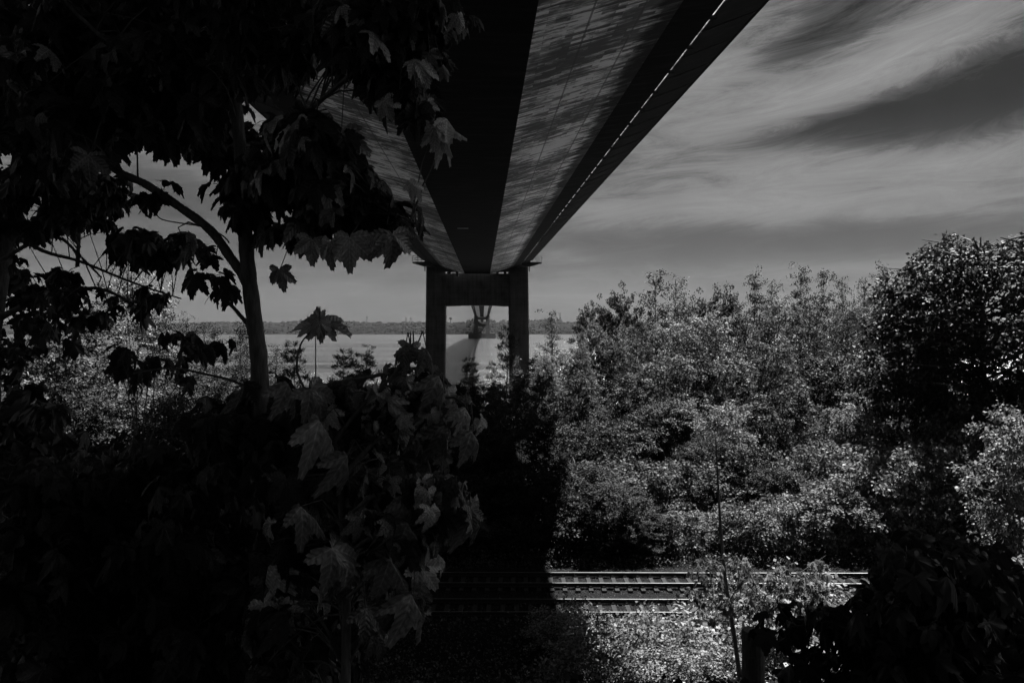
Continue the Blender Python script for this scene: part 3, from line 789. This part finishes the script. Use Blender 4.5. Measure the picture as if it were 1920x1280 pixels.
# sunlit shrubs this side of the railway and the sapling among them
for i, (x, y, D, lab, v) in enumerate([(1130, 1165, 23.5, 'sunlit shrub this side of the tracks, nearest the bridge shadow', 1), (1220, 1150, 22.5, 'sunlit shrub this side of the tracks, left of the sapling', 1),
                                       (1300, 1180, 21.5, 'sunlit shrub this side of the tracks, at the foot of the sapling', 0), (1480, 1075, 23, 'sunlit shrub reaching over the rails right of the sapling', 1),
                                       (1600, 1140, 22, 'sunlit shrub reaching over the rails, partly behind the dark leaves', 0), (1750, 1080, 24, 'sunlit shrub behind the dark leaves at the lower right', 1), (1880, 1060, 23, 'sunlit shrub at the lower right corner', 0),
                                       (1050, 1140, 27.5, 'shrub between the track and the bridge shadow, nearest the rails', 0), (1085, 1125, 26.5, 'small shrub breaking the shadow edge beside the near rail', 1),
                                       (1170, 1190, 25.5, 'sunlit shrub close to the near rail, at the edge of the bridge shadow', 0), (1400, 1110, 25, 'sunlit shrub close to the near rail, behind the sapling', 0),
                                       (1540, 1100, 25.5, 'sunlit shrub close to the near rail, right of the sapling', 0), (1260, 1225, 20, 'lowest sunlit shrub at the bottom edge, left of the stump', 0),
                                       (1100, 1215, 24.5, 'sunlit shrub at the bottom edge, leftmost of those in the sun', 0)]):
    put('low', x, D, y, lab, 'shrubs this side of the railway', 1.1, i % 2)


def weeds(name, n, area, hmax, size, m, label, seed, zf):
    rng = np.random.RandomState(seed)
    x = rng.uniform(area[0], area[1], n); y = rng.uniform(area[2], area[3], n)
    z = np.array([zf(a, b_) for a, b_ in zip(x, y)])
    cl = np.array([noise.noise(Vector((a * .6, b_ * .6, seed))) for a, b_ in zip(x, y)]) * .5 + .5
    z = z + rng.rand(n) ** 1.5 * hmax * (0.25 + 1.1 * np.clip(cl, 0, 1))
    pos = np.stack([x, y, z], 1)
    me = leaves_np(pos, rng.normal(0, .6, (n, 3)) + np.array([0, 0, .2]), rng.normal(0, .5, (n, 3)) + np.array([0, 0, 1]), size * rng.uniform(.5, 1.3, n), DIAMOND, QUAD, m, name)
    return tag(link(name, me), label, 'undergrowth', kind='stuff')
weeds('undergrowth', 60000, (-45, 50, 36.6, 62), 1.3, .13, WEED, 'tangled low undergrowth beyond the railway', 5, ground_z)
weeds('verge_weeds', 40000, (-20, 28, 36.2, 40), .5, .09, WEED, 'low verge weeds along the far edge of the ballast', 7, lambda a, b_: max(ground_z(a, b_), E - 11.35))
weeds('weeds', 26000, (-14, 26, 19, 29.6), 1.1, .09, WEED, 'low weeds on the near side of the railway', 6, ground_z)
weeds('ivy', 60000, (-12, 14, 5, 19), .5, .07, LEAF_DARK, 'dark creeping plants on the near bank', 8, ground_z)

for k in PR:
    for s in PR[k]:
        if not s['used']: print('unused proto', s.name)
        del s['used']
for o in COL.objects:
    if 'used' in o: del o['used']

# ------------------------------------------------------------------ sycamore leaves
def maple_template():
    lobes = [(0, 1.0, 27), (48.7, .90, 25), (-48.7, .90, 25), (100, .62, 26), (-100, .62, 26)]
    out = []
    A = np.linspace(-148, 148, 61)
    for i, a in enumerate(A):
        r = .16
        for c, L, wd in lobes:
            t = abs(a - c) / wd
            if t < 1.25: r = max(r, L * (1 - .42 * min(t, 1.25) ** 1.05))
        r *= 1 + (.075 if i % 2 else -.05)
        if abs(a) > 125: r = min(r, .30)
        out.append((math.radians(a), r))
    V = [(0, 0, 0)]; 
    cs = [math.radians(c) for c, _, _ in lobes]
    for frac in (.5, 1.0):
        for a, r in out:
            rr = r * frac
            da = min(abs(a - c) for c in cs)
            z = .28 * rr * math.sin(min(da, .45)) * 1.6 - .16 * rr * rr * (1 + .3 * math.sin(a * 3))
            V.append((math.sin(a) * rr, math.cos(a) * rr, z))
    n = len(out); Fc = []
    for i in range(n - 1):
        Fc.append((0, 1 + i + 1, 1 + i)); Fc.append((1 + i, 1 + i + 1, 1 + n + i + 1)); Fc.append((1 + i, 1 + n + i + 1, 1 + n + i))
    V = np.array(V); uv = np.stack([V[:, 0] * .5 + .5, V[:, 1] * .5 + .3], 1)
    return V, np.array(Fc), uv
MV, MF, MUV = maple_template()

def bend(T, k, fold):
    """droop the leaf along its length and fold it about its midrib"""
    V = T.copy()
    V[:, 2] += np.abs(V[:, 0]) * fold
    V[:, 0] *= 1 - .35 * abs(fold)
    th = V[:, 1] * k
    y = np.where(abs(k) > 1e-3, np.sin(th) / (k if abs(k) > 1e-3 else 1), V[:, 1]); z = -(1 - np.cos(th)) / (k if abs(k) > 1e-3 else 1)
    out = V.copy(); out[:, 1] = y - V[:, 2] * np.sin(th) * .0; out[:, 2] = V[:, 2] + z
    return out
BENDS = [bend(MV, k, f) for k in (.35, .8, 1.3) for f in (-.15, -.45, -1.2, .25)]

class Sycamore:
    """a tree built of branches, twigs and whole sycamore leaves"""
    def __init__(s, name, label, cat, base, seed, leaf_mat, group=None):
        s.root = thing(name, base, label, cat, group); s.base = Vector(base); s.tr = MB(); s.rng = np.random.RandomState(seed)
        s.pos = []; s.ax = []; s.nr = []; s.sz = []; s.tm = []; s.nodes = []; s.mat = leaf_mat; s.front = []; s.share = 0.0
    def branch(s, pts, r0, r1, n=10):
        pts = [Vector(p) for p in pts]; sm = []
        for i in range(len(pts) - 1):                      # Catmull-Rom
            p0, p1, p2, p3 = pts[max(i - 1, 0)], pts[i], pts[i + 1], pts[min(i + 2, len(pts) - 1)]
            for t in (0, .25, .5, .75):
                sm.append(.5 * ((2 * p1) + (p2 - p0) * t + (2 * p0 - 5 * p1 + 4 * p2 - p3) * t * t + (3 * p1 - p0 - 3 * p2 + p3) * t ** 3))
        sm.append(pts[-1])
        k = len(sm); rr = [r0 + (r1 - r0) * i / (k - 1) for i in range(k)]
        rr = [r * (1 + .05 * math.sin(i * 2.3)) for i, r in enumerate(rr)]
        s.tr.tube([p - s.base for p in sm], rr, n)
        s.nodes += list(zip(sm, rr))
    def leaf(s, base, tip, face=None, size=None, bendi=None, front=False):
        s.front.append(front or s.rng.rand() < s.share)
        a = Vector(tip) - Vector(base)
        if face is None: face = Vector(s.rng.normal(0, 1, 3)) + Vector((0, 0, 1.2))
        s.pos.append(tuple(Vector(base) - s.base)); s.ax.append(tuple(a)); s.nr.append(tuple(face)); s.sz.append(size or a.length)
        s.tm.append(s.rng.randint(len(BENDS)) if bendi is None else bendi)
    def spray(s, p, n, size, twig=.25, droop=.75, back=None, rad=.0022):
        """a twig ending at p with n leaves on stalks round it"""
        rng = s.rng; p = Vector(p)
        if back is None and s.nodes:
            idx = rng.choice(len(s.nodes), min(len(s.nodes), 60), replace=False)
            q, rq = min((s.nodes[i] for i in idx), key=lambda t: (t[0] - p).length + .4 * max(0, t[0].z - p.z))
            back = q
        L = (p - back).length if back is not None else twig
        if back is not None and L < 0.75:
            mid = back.lerp(p, .5) + Vector((rng.normal(0, .03), rng.normal(0, .03), .02 + L * .06))
            s.tr.tube([v - s.base for v in (back, back.lerp(mid, .5) + Vector((0, 0, .02)), mid, mid.lerp(p, .6) + Vector((0, 0, .012)), p)], [rad * 2.2, rad * 1.9, rad * 1.5, rad * 1.2, rad], 5, cap=False)
            d = (p - mid).normalized()
        else: d = Vector(rng.normal(0, 1, 3)).normalized()
        for i in range(n):
            along = -(i // 2) * size * .45
            q = p + d * along
            out = Vector(rng.normal(0, 1, 3)); out.z = abs(out.z) * .2; out.normalize()
            sz = size * rng.uniform(.55, 1.15)
            b = q + (out * .8 + Vector((0, 0, .15))) * size * rng.uniform(.5, 1.0)
            s.tr.tube([v - s.base for v in (q, q.lerp(b, .5) + Vector((0, 0, size * .08)), b)], .0013 + size * .004, 4, cap=False)
            a = out * rng.uniform(.35, .9) + Vector((rng.normal(0, .15), rng.normal(0, .15), -droop * rng.uniform(.6, 1.3)))
            a.normalize()
            nr = Vector((0, 0, 1)) + out * .9 + Vector(rng.normal(0, .35, 3))
            s.leaf(b, b + a * sz, nr, sz)
    def fill(s, poly, D, n, size, leaves=4, **k):
        """n sprays spread through the part of the crown that shows inside an outline, D = (near, far) depths"""
        xs = [a for a, _ in poly]; ys = [b for _, b in poly]; c = 0; tries = 0
        while c < n and tries < n * 40:
            tries += 1
            x = s.rng.uniform(min(xs), max(xs)); y = s.rng.uniform(min(ys), max(ys)); inside = False
            for i in range(len(poly)):
                (x1, y1), (x2, y2) = poly[i], poly[i - 1]
                if (y1 > y) != (y2 > y) and x < (x2 - x1) * (y - y1) / (y2 - y1) + x1: inside = not inside
            if not inside: continue
            d = s.rng.uniform(*D); s.spray(P(x, y, d), s.rng.randint(leaves - 1, leaves + 2), size, **k); c += 1
    def done(s):
        s.tr.build('trunk', BARK, s.root, smooth=True)
        T = np.array(BENDS)[np.array(s.tm)].copy(); n_ = len(T); g_ = s.rng
        ph = g_.uniform(0, 6.28, (n_, 3, 1)); am = g_.uniform(.02, .09, (n_, 3, 1))     # every blade curls its own way
        bx_, by_ = MV[None, :, 0], MV[None, :, 1]
        T[:, :, 2] += am[:, 0] * np.sin(3.1 * bx_ + ph[:, 0]) + am[:, 1] * np.sin(4.3 * by_ + ph[:, 1]) + am[:, 2] * .6 * np.sin(7 * (bx_ + by_) + ph[:, 2])
        T[:, :, 0] *= g_.uniform(.78, 1.08, (n_, 1)); T[:, :, 0] += g_.normal(0, .12, (n_, 1)) * T[:, :, 1] ** 2
        fr = np.array(s.front)
        for sel, m_, nm in ((~fr, s.mat, 'crown'), (fr, LEAF_LIT, 'lit_leaves')):  # leaves split into a shaded and a lit colour
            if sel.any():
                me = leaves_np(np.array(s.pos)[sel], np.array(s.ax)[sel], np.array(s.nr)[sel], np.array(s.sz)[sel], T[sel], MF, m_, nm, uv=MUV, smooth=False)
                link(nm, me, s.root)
        return s.root
def path(*pts, D): return [P(x, y, D if len(r) == 0 else r[0]) for x, y, *r in pts]

# --- the main sycamore with the slim trunk left of the bridge
DT = 3.8
bx = P(495, 1250, DT); bz = ground_z(bx.x, DT)
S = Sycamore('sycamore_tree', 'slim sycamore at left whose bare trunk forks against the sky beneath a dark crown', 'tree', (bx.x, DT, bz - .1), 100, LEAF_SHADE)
S.branch([Vector((bx.x, DT, bz - .1))] + path((495, 1150), (492, 950), (488, 780), (486, 680), (478, 610), (468, 530), (462, 470), (457, 400), (452, 300), (440, 180), (415, 40), (380, -120), D=DT), .049, .024, 14)
S.branch(path((468, 545), (455, 515), (432, 483), (395, 432), (335, 387), (272, 345), (215, 318), (120, 250, 4.0), (10, 150, 4.2), (-150, 40, 4.4), D=DT), .026, .013)
S.branch(path((478, 622), (458, 600), (436, 575), (412, 553), (398, 540), D=DT), .012, .005, 8)
S.branch(path((459, 440), (490, 330), (520, 270, 3.7), (600, 190, 3.5), (700, 110, 3.3), (800, 60, 3.2), D=DT), .018, .006, 8)
S.branch(path((462, 470), (500, 445), (560, 455, 3.7), (640, 430, 3.5), (720, 400, 3.3), (780, 420, 3.2), D=DT), .012, .004, 8)
S.branch(path((455, 360), (400, 250), (300, 150), (180, 60), (60, -60), D=4.0), .016, .008, 8)
S.branch(path((488, 760), (470, 735), (440, 715), (380, 700), (320, 690), (250, 700), D=DT), .009, .004, 7)
S.branch(path((488, 790), (540, 745, 3.6), (620, 720, 3.4), (700, 705, 3.2), (790, 690, 3.0), (840, 720, 2.9), D=DT), .012, .005, 7)
S.branch(path((430, 455), (415, 440), (380, 425), (350, 420), (305, 412), (292, 400), D=3.75), .004, .0025, 6)
S.share = .04
S.fill([(0, -60), (860, -60), (845, 40), (780, 60), (770, 150), (740, 190), (690, 160), (640, 110), (600, 130), (560, 120), (500, 260), (470, 310), (400, 300), (330, 275), (230, 260), (150, 315), (60, 330), (0, 330)], (3.6, 6.0), 250, .14, 5)
S.fill([(0, -60), (600, -60), (560, 120), (470, 250), (330, 250), (200, 250), (0, 280)], (4.5, 7.5), 100, .18, 5)
S.fill([(120, 320), (120, 60), (420, 60), (400, 275), (240, 270)], (4.0, 6.5), 90, .16, 5)
S.share = .12
S.fill([(560, 0), (840, 0), (830, 60), (790, 110), (800, 220), (750, 210), (640, 80)], (3.0, 3.6), 75, .115, 5)
S.fill([(470, 330), (600, 230), (680, 310), (720, 380), (770, 420), (730, 440), (650, 420), (560, 400), (520, 330)], (3.1, 4.4), 105, .12, 5)
S.fill([(430, 320), (490, 320), (490, 380), (455, 380)], (3.6, 4.2), 14, .13, 4)
S.fill([(500, 425), (560, 420), (600, 445), (540, 460)], (3.4, 3.8), 8, .14, 3)
for (x, y, d, n) in ((345, 460, 3.8, 4), (405, 480, 3.9, 3), (270, 375, 3.8, 3), (300, 378, 3.8, 3), (370, 525, 3.8, 5), (410, 545, 3.8, 3), (470, 410, 3.7, 6), (455, 395, 3.7, 4)):
    S.spray(P(x, y, d), n, .105, droop=.5)
VD = Vector((0, -1, 0))     # leaves turned so that they face the viewer's side
def L1(T, x0, y0, x1, y1, D, nf=VD, b=1, stalk=True, size=None, dd=.0):
    a, c = P(x0, y0, D), P(x1, y1, D + dd)
    if T.root.name.startswith('young') and D < 2.9: c = a + (c - a) * .88
    T.leaf(a, c, nf, size, b, True)
    if stalk:
        q, _ = min(T.nodes, key=lambda t: (t[0] - a).length)
        if (q - a).length < .9:
            T.tr.tube([v - T.base for v in (q, q.lerp(a, .5) + Vector((0, 0, .05)), a)], [.003, .0022, .0018], 5, cap=False)
for x0, y0, x1, y1, D in ((655, 445, 655, 515, 3.2), (735, 440, 748, 505, 3.2), (620, 455, 612, 512, 3.3), (700, 440, 690, 480, 3.3), (815, 240, 822, 285, 3.1), (790, 118, 795, 165, 3.1), (858, 30, 868, 62, 3.1),
                          (690, 72, 697, 128, 3.1), (830, 128, 846, 150, 3.1), (640, 250, 650, 320, 3.2), (770, 345, 800, 370, 3.1), (525, 505, 527, 550, 3.6), (585, 450, 578, 500, 3.4), (800, 195, 818, 225, 3.1), (805, 100, 815, 128, 3.1), (720, 190, 742, 225, 3.0)):
    L1(S, x0, y0, x1, y1, D, VD + Vector((S.rng.normal(0, .4), 0, .5)), int(S.rng.choice([0, 1, 4, 5])))
S.done()

# --- young sycamore in front with drooping leaves
bx = P(640, 1250, 2.9); bz = ground_z(bx.x, 2.9)
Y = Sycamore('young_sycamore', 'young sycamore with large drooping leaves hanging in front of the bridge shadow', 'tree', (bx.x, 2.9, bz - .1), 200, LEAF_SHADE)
Y.branch([Vector((bx.x, 2.9, bz - .1))] + path((650, 1150, 2.9), (640, 950, 2.9), (620, 800, 2.9), (585, 750, 2.9), D=2.9), .02, .006, 9)
Y.branch(path((585, 750), (558, 700), (562, 650), (582, 622), (600, 602), D=2.9), .005, .0018, 7)
Y.branch(path((625, 830), (680, 760), (740, 700), (770, 650), (785, 640), D=2.85), .009, .003, 7)
Y.branch(path((635, 900), (700, 830), (780, 760), (850, 745), (880, 770), D=2.8), .009, .003, 7)
Y.branch(path((640, 980), (700, 930), (780, 915), (840, 915), (880, 935), D=2.75), .008, .003, 7)
Y.branch(path((645, 1050), (690, 1010), (740, 1020), (780, 1050), D=2.7), .007, .003, 7)
Y.branch(path((650, 1120), (690, 1090), (730, 1100), D=2.7), .006, .003, 7)
SIDE = Vector((.75, -.6, .35))
for i, (x0, y0, x1, y1, D, b, nf) in enumerate([
    (583, 728, 640, 802, 2.8, 1, (.2, -1, .5)), (602, 785, 680, 858, 2.75, 7, (.7, -.55, .6)), (650, 855, 692, 938, 2.7, 7, (.8, -.5, .5)), (543, 718, 580, 775, 2.9, 6, (.8, -.5, .4)),
    (822, 706, 860, 762, 2.75, 6, (.7, -.6, .5)), (872, 765, 906, 806, 2.75, 6, (.8, -.4, .5)), (888, 806, 938, 862, 2.75, 7, (.7, -.5, .5)), (828, 802, 868, 856, 2.75, 6, (.7, -.5, .6)),
    (808, 775, 832, 803, 2.75, 1, (0, -1, .4)), (832, 850, 834, 890, 2.8, 0, (0, -1, .1)), (858, 920, 922, 988, 2.7, 6, (.6, -.6, .6)), (882, 962, 931, 1025, 2.7, 7, (.8, -.4, .4)),
    (846, 980, 848, 1032, 2.75, 0, (.1, -1, .1)), (788, 915, 838, 955, 2.7, 6, (.4, -.6, .8)), (762, 935, 806, 990, 2.7, 7, (.8, -.5, .5)), (768, 980, 812, 1062, 2.65, 6, (.7, -.6, .5)),
    (622, 1028, 700, 1120, 2.55, 1, (.15, -1, .55)), (566, 948, 642, 994, 2.6, 6, (.3, -.6, .9)), (786, 1060, 832, 1112, 2.65, 0, (.1, -1, .4)), (730, 1048, 797, 1122, 2.6, 6, (.7, -.6, .5)),
    (776, 1112, 840, 1197, 2.6, 6, (.7, -.6, .45)), (735, 1134, 772, 1198, 2.6, 7, (.8, -.5, .4)), (686, 1140, 742, 1197, 2.6, 5, (.5, -.7, .6)), (672, 958, 704, 1000, 2.75, 1, (0, -1, .3)),
    (700, 760, 740, 800, 2.85, 4, (0, -1, .6)), (745, 690, 720, 740, 2.9, 5, (-.5, -1, .5)), (760, 650, 712, 672, 2.8, 7, (-.4, -.5, .8)), (770, 648, 765, 700, 2.8, 1, (0, -1, .4)), (775, 650, 800, 690, 2.8, 6, (.6, -.6, .6)), (800, 655, 835, 700, 2.8, 6, (.6, -.6, .6)),
    (600, 603, 536, 606, 2.9, 0, (-.1, -.7, 1)), (600, 603, 606, 640, 2.85, 0, (.1, -.8, .5)), (600, 603, 662, 612, 2.9, 0, (.1, -.7, 1)), (600, 603, 566, 632, 2.9, 0, (0, -.7, .6)),
    (600, 600, 640, 590, 2.95, 0, (.1, -.6, 1)), (600, 600, 590, 574, 2.95, 0, (.1, -.8, .8)), (600, 602, 642, 632, 2.88, 0, (.2, -.7, .7))]):
    L1(Y, x0, y0, x1, y1, D, Vector(nf) + Vector(Y.rng.normal(0, .15, 3)), {7: 10, 6: 6, 5: 1, 1: 9}.get(b, b))
Y.share = .15
Y.fill([(540, 770), (600, 740), (700, 740), (790, 720), (840, 800), (850, 890), (780, 900), (800, 1000), (740, 1080), (700, 1170), (600, 1250), (480, 1280), (470, 900)], (2.9, 4.0), 170, .125, 4, droop=1.5)
Y.share = .65
Y.fill([(600, 780), (700, 740), (800, 690), (850, 760), (880, 800), (840, 840), (800, 800), (720, 860)], (2.75, 3.2), 34, .085, 5, droop=2.2)
Y.fill([(700, 900), (780, 900), (880, 930), (900, 980), (820, 1000), (790, 1100), (760, 1180), (700, 1100)], (2.6, 3.1), 52, .085, 5, droop=2.2)
Y.done()

# --- sycamore farther left with smaller-looking leaves and its leaning trunk
b0 = P(-30, 900, 7.5); bz = ground_z(b0.x, 7.5)
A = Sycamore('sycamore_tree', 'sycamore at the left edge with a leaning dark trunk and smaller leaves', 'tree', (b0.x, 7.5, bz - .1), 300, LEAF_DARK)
A.branch([Vector((b0.x, 7.5, bz - .1))] + path((-25, 700), (-5, 520), (12, 440), (28, 360), (45, 250), (70, 100), D=7.5), .13, .05, 10)
A.branch(path((0, 490), (60, 455), (110, 445), (150, 480), (190, 520), D=7.2), .02, .008, 7)
A.branch(path((145, 500), (148, 430), (143, 360), (140, 280), D=7.2), .018, .012, 7)
A.branch(path((10, 430), (80, 470), (150, 490), (250, 530), (340, 560), D=7.0), .02, .006, 7)
A.branch(path((-10, 600), (80, 560), (180, 540), (250, 570), D=6.8), .03, .008, 7)
A.fill([(0, 330), (120, 320), (230, 330), (225, 380), (200, 410), (215, 430), (150, 420), (80, 430), (0, 460)], (6.2, 8.2), 120, .14, 4)
A.fill([(0, 480), (80, 500), (120, 490), (150, 540), (330, 560), (280, 590), (200, 610), (150, 640), (60, 680), (0, 700)], (6.0, 8.5), 50, .14, 4)
A.fill([(230, 440), (330, 445), (350, 490), (240, 480)], (6.2, 7.5), 26, .16, 4)
A.fill([(0, -40), (400, -40), (380, 230), (0, 320)], (6.2, 9.0), 70, .18, 5)
A.fill([(0, 720), (60, 730), (100, 800), (150, 860), (0, 900)], (6.0, 8.5), 40, .18, 4)
A.done()

# --- dark thicket filling the lower left, and the dark sycamore lower right
b0 = P(250, 1500, 4.6); bz = ground_z(b0.x, 4.6)
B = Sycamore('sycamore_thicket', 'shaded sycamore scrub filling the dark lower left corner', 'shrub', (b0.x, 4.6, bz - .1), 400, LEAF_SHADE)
for x, y in ((120, 980), (260, 900), (400, 930), (520, 1050), (30, 950), (330, 1100)):
    B.branch([Vector((b0.x, 4.6, bz - .1)), P((250 + x) / 2, 1250, 4.5), P(x, y, 4.4)], .015, .004, 7)
B.fill([(0, 900), (140, 860), (260, 830), (430, 870), (560, 960), (620, 1100), (640, 1280), (0, 1300)], (3.9, 5.6), 420, .15, 5)
B.fill([(200, 640), (330, 620), (420, 660), (360, 720), (250, 740)], (4.2, 5.0), 12, .11, 4)
B.fill([(380, 760), (470, 740), (560, 760), (520, 900), (400, 860)], (3.6, 4.6), 50, .14, 4)
B.done()
b0 = P(1850, 1500, 5.2); bz = ground_z(b0.x, 5.2)
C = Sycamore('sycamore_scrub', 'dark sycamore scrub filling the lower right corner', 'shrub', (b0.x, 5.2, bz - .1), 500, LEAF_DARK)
for x, y in ((1700, 1030), (1780, 1000), (1860, 1040), (1640, 1120), (1560, 1180), (1910, 1130)):
    C.branch([Vector((b0.x, 5.2, bz - .1)), P((1850 + x) / 2, 1250, 5.1), P(x, y, 5.1)], .015, .004, 7)
C.fill([(1655, 1050), (1710, 1010), (1790, 1000), (1860, 1040), (1930, 1090), (1930, 1300), (1600, 1300), (1600, 1180), (1640, 1100)], (4.4, 6.2), 260, .15, 5)
C.fill([(1440, 1140), (1500, 1120), (1600, 1150), (1620, 1290), (1460, 1290), (1430, 1200)], (4.6, 5.6), 20, .13, 4)
C.done()

# --- thin sapling standing before the tracks, and the dark stump
b0 = P(1395, 1330, 19.5); bz = ground_z(b0.x, 19.5)
Q = Sycamore('sapling', 'thin dark-stemmed sapling with bright sunlit leaves standing before the tracks', 'tree', (b0.x, 19.5, bz - .1), 600, LEAF_PALE)
Q.branch([Vector((b0.x, 19.5, bz - .1))] + path((1395, 1330), (1378, 1200), (1362, 1100), (1352, 1000), (1346, 900), (1342, 820), D=19.5), .075, .016, 9)
Q.branch(path((1365, 1130), (1390, 1095), (1430, 1080), D=19.5), .02, .006, 7)
Q.branch(path((1358, 1060), (1335, 1050), (1310, 1060), D=19.5), .014, .005, 7)
Q.branch(path((1372, 1150), (1430, 1120), (1520, 1060), (1550, 1040), D=19.5), .018, .006, 7)
Q.fill([(1300, 1050), (1400, 1040), (1430, 1090), (1440, 1150), (1330, 1170), (1290, 1110)], (18.8, 20.6), 110, .14, 5)
Q.fill([(1450, 1060), (1540, 1040), (1560, 1120), (1500, 1180), (1430, 1160)], (18.8, 20.6), 90, .14, 5)
Q.done()
b0 = P(1411, 1290, 9); bz = ground_z(b0.x, 9)
t = thing('tree_stump', (b0.x, 9, bz - .1), 'dark sawn tree stump standing at the foot of the sapling', 'stump')
h = P(1411, 1182, 9).z - bz + .1
m = MB(); m.tube([(0, 0, 0), (0, 0, h * .3), (.01, 0, h * .7), (0, 0, h)], [.20, .135, .13, .128], 18); m.build('trunk', BARK, t, smooth=False)
m = MB(); m.tube([(0, 0, h + .002), (0, 0, h + .012)], [.115, .112], 18); m.build('cut_top', SLEEPER if False else BARK, t)

# ------------------------------------------------------------------ river haze
m_, t_ = mat('haze_air')
v_ = t_.node('ShaderNodeVolumePrincipled')
v_.inputs['Color'].default_value = (.9, .9, .9, 1); v_.inputs['Density'].default_value = 0.00002; v_.inputs['Anisotropy'].default_value = 0.2
t_.l.new(v_.outputs[0], t_.out.inputs['Volume'])
hz = MB(); hz.box(-3300, 3300, -110, 4100, -8, 185)
tag(hz.build('haze', m_), 'thin pale haze over the river', kind='stuff')
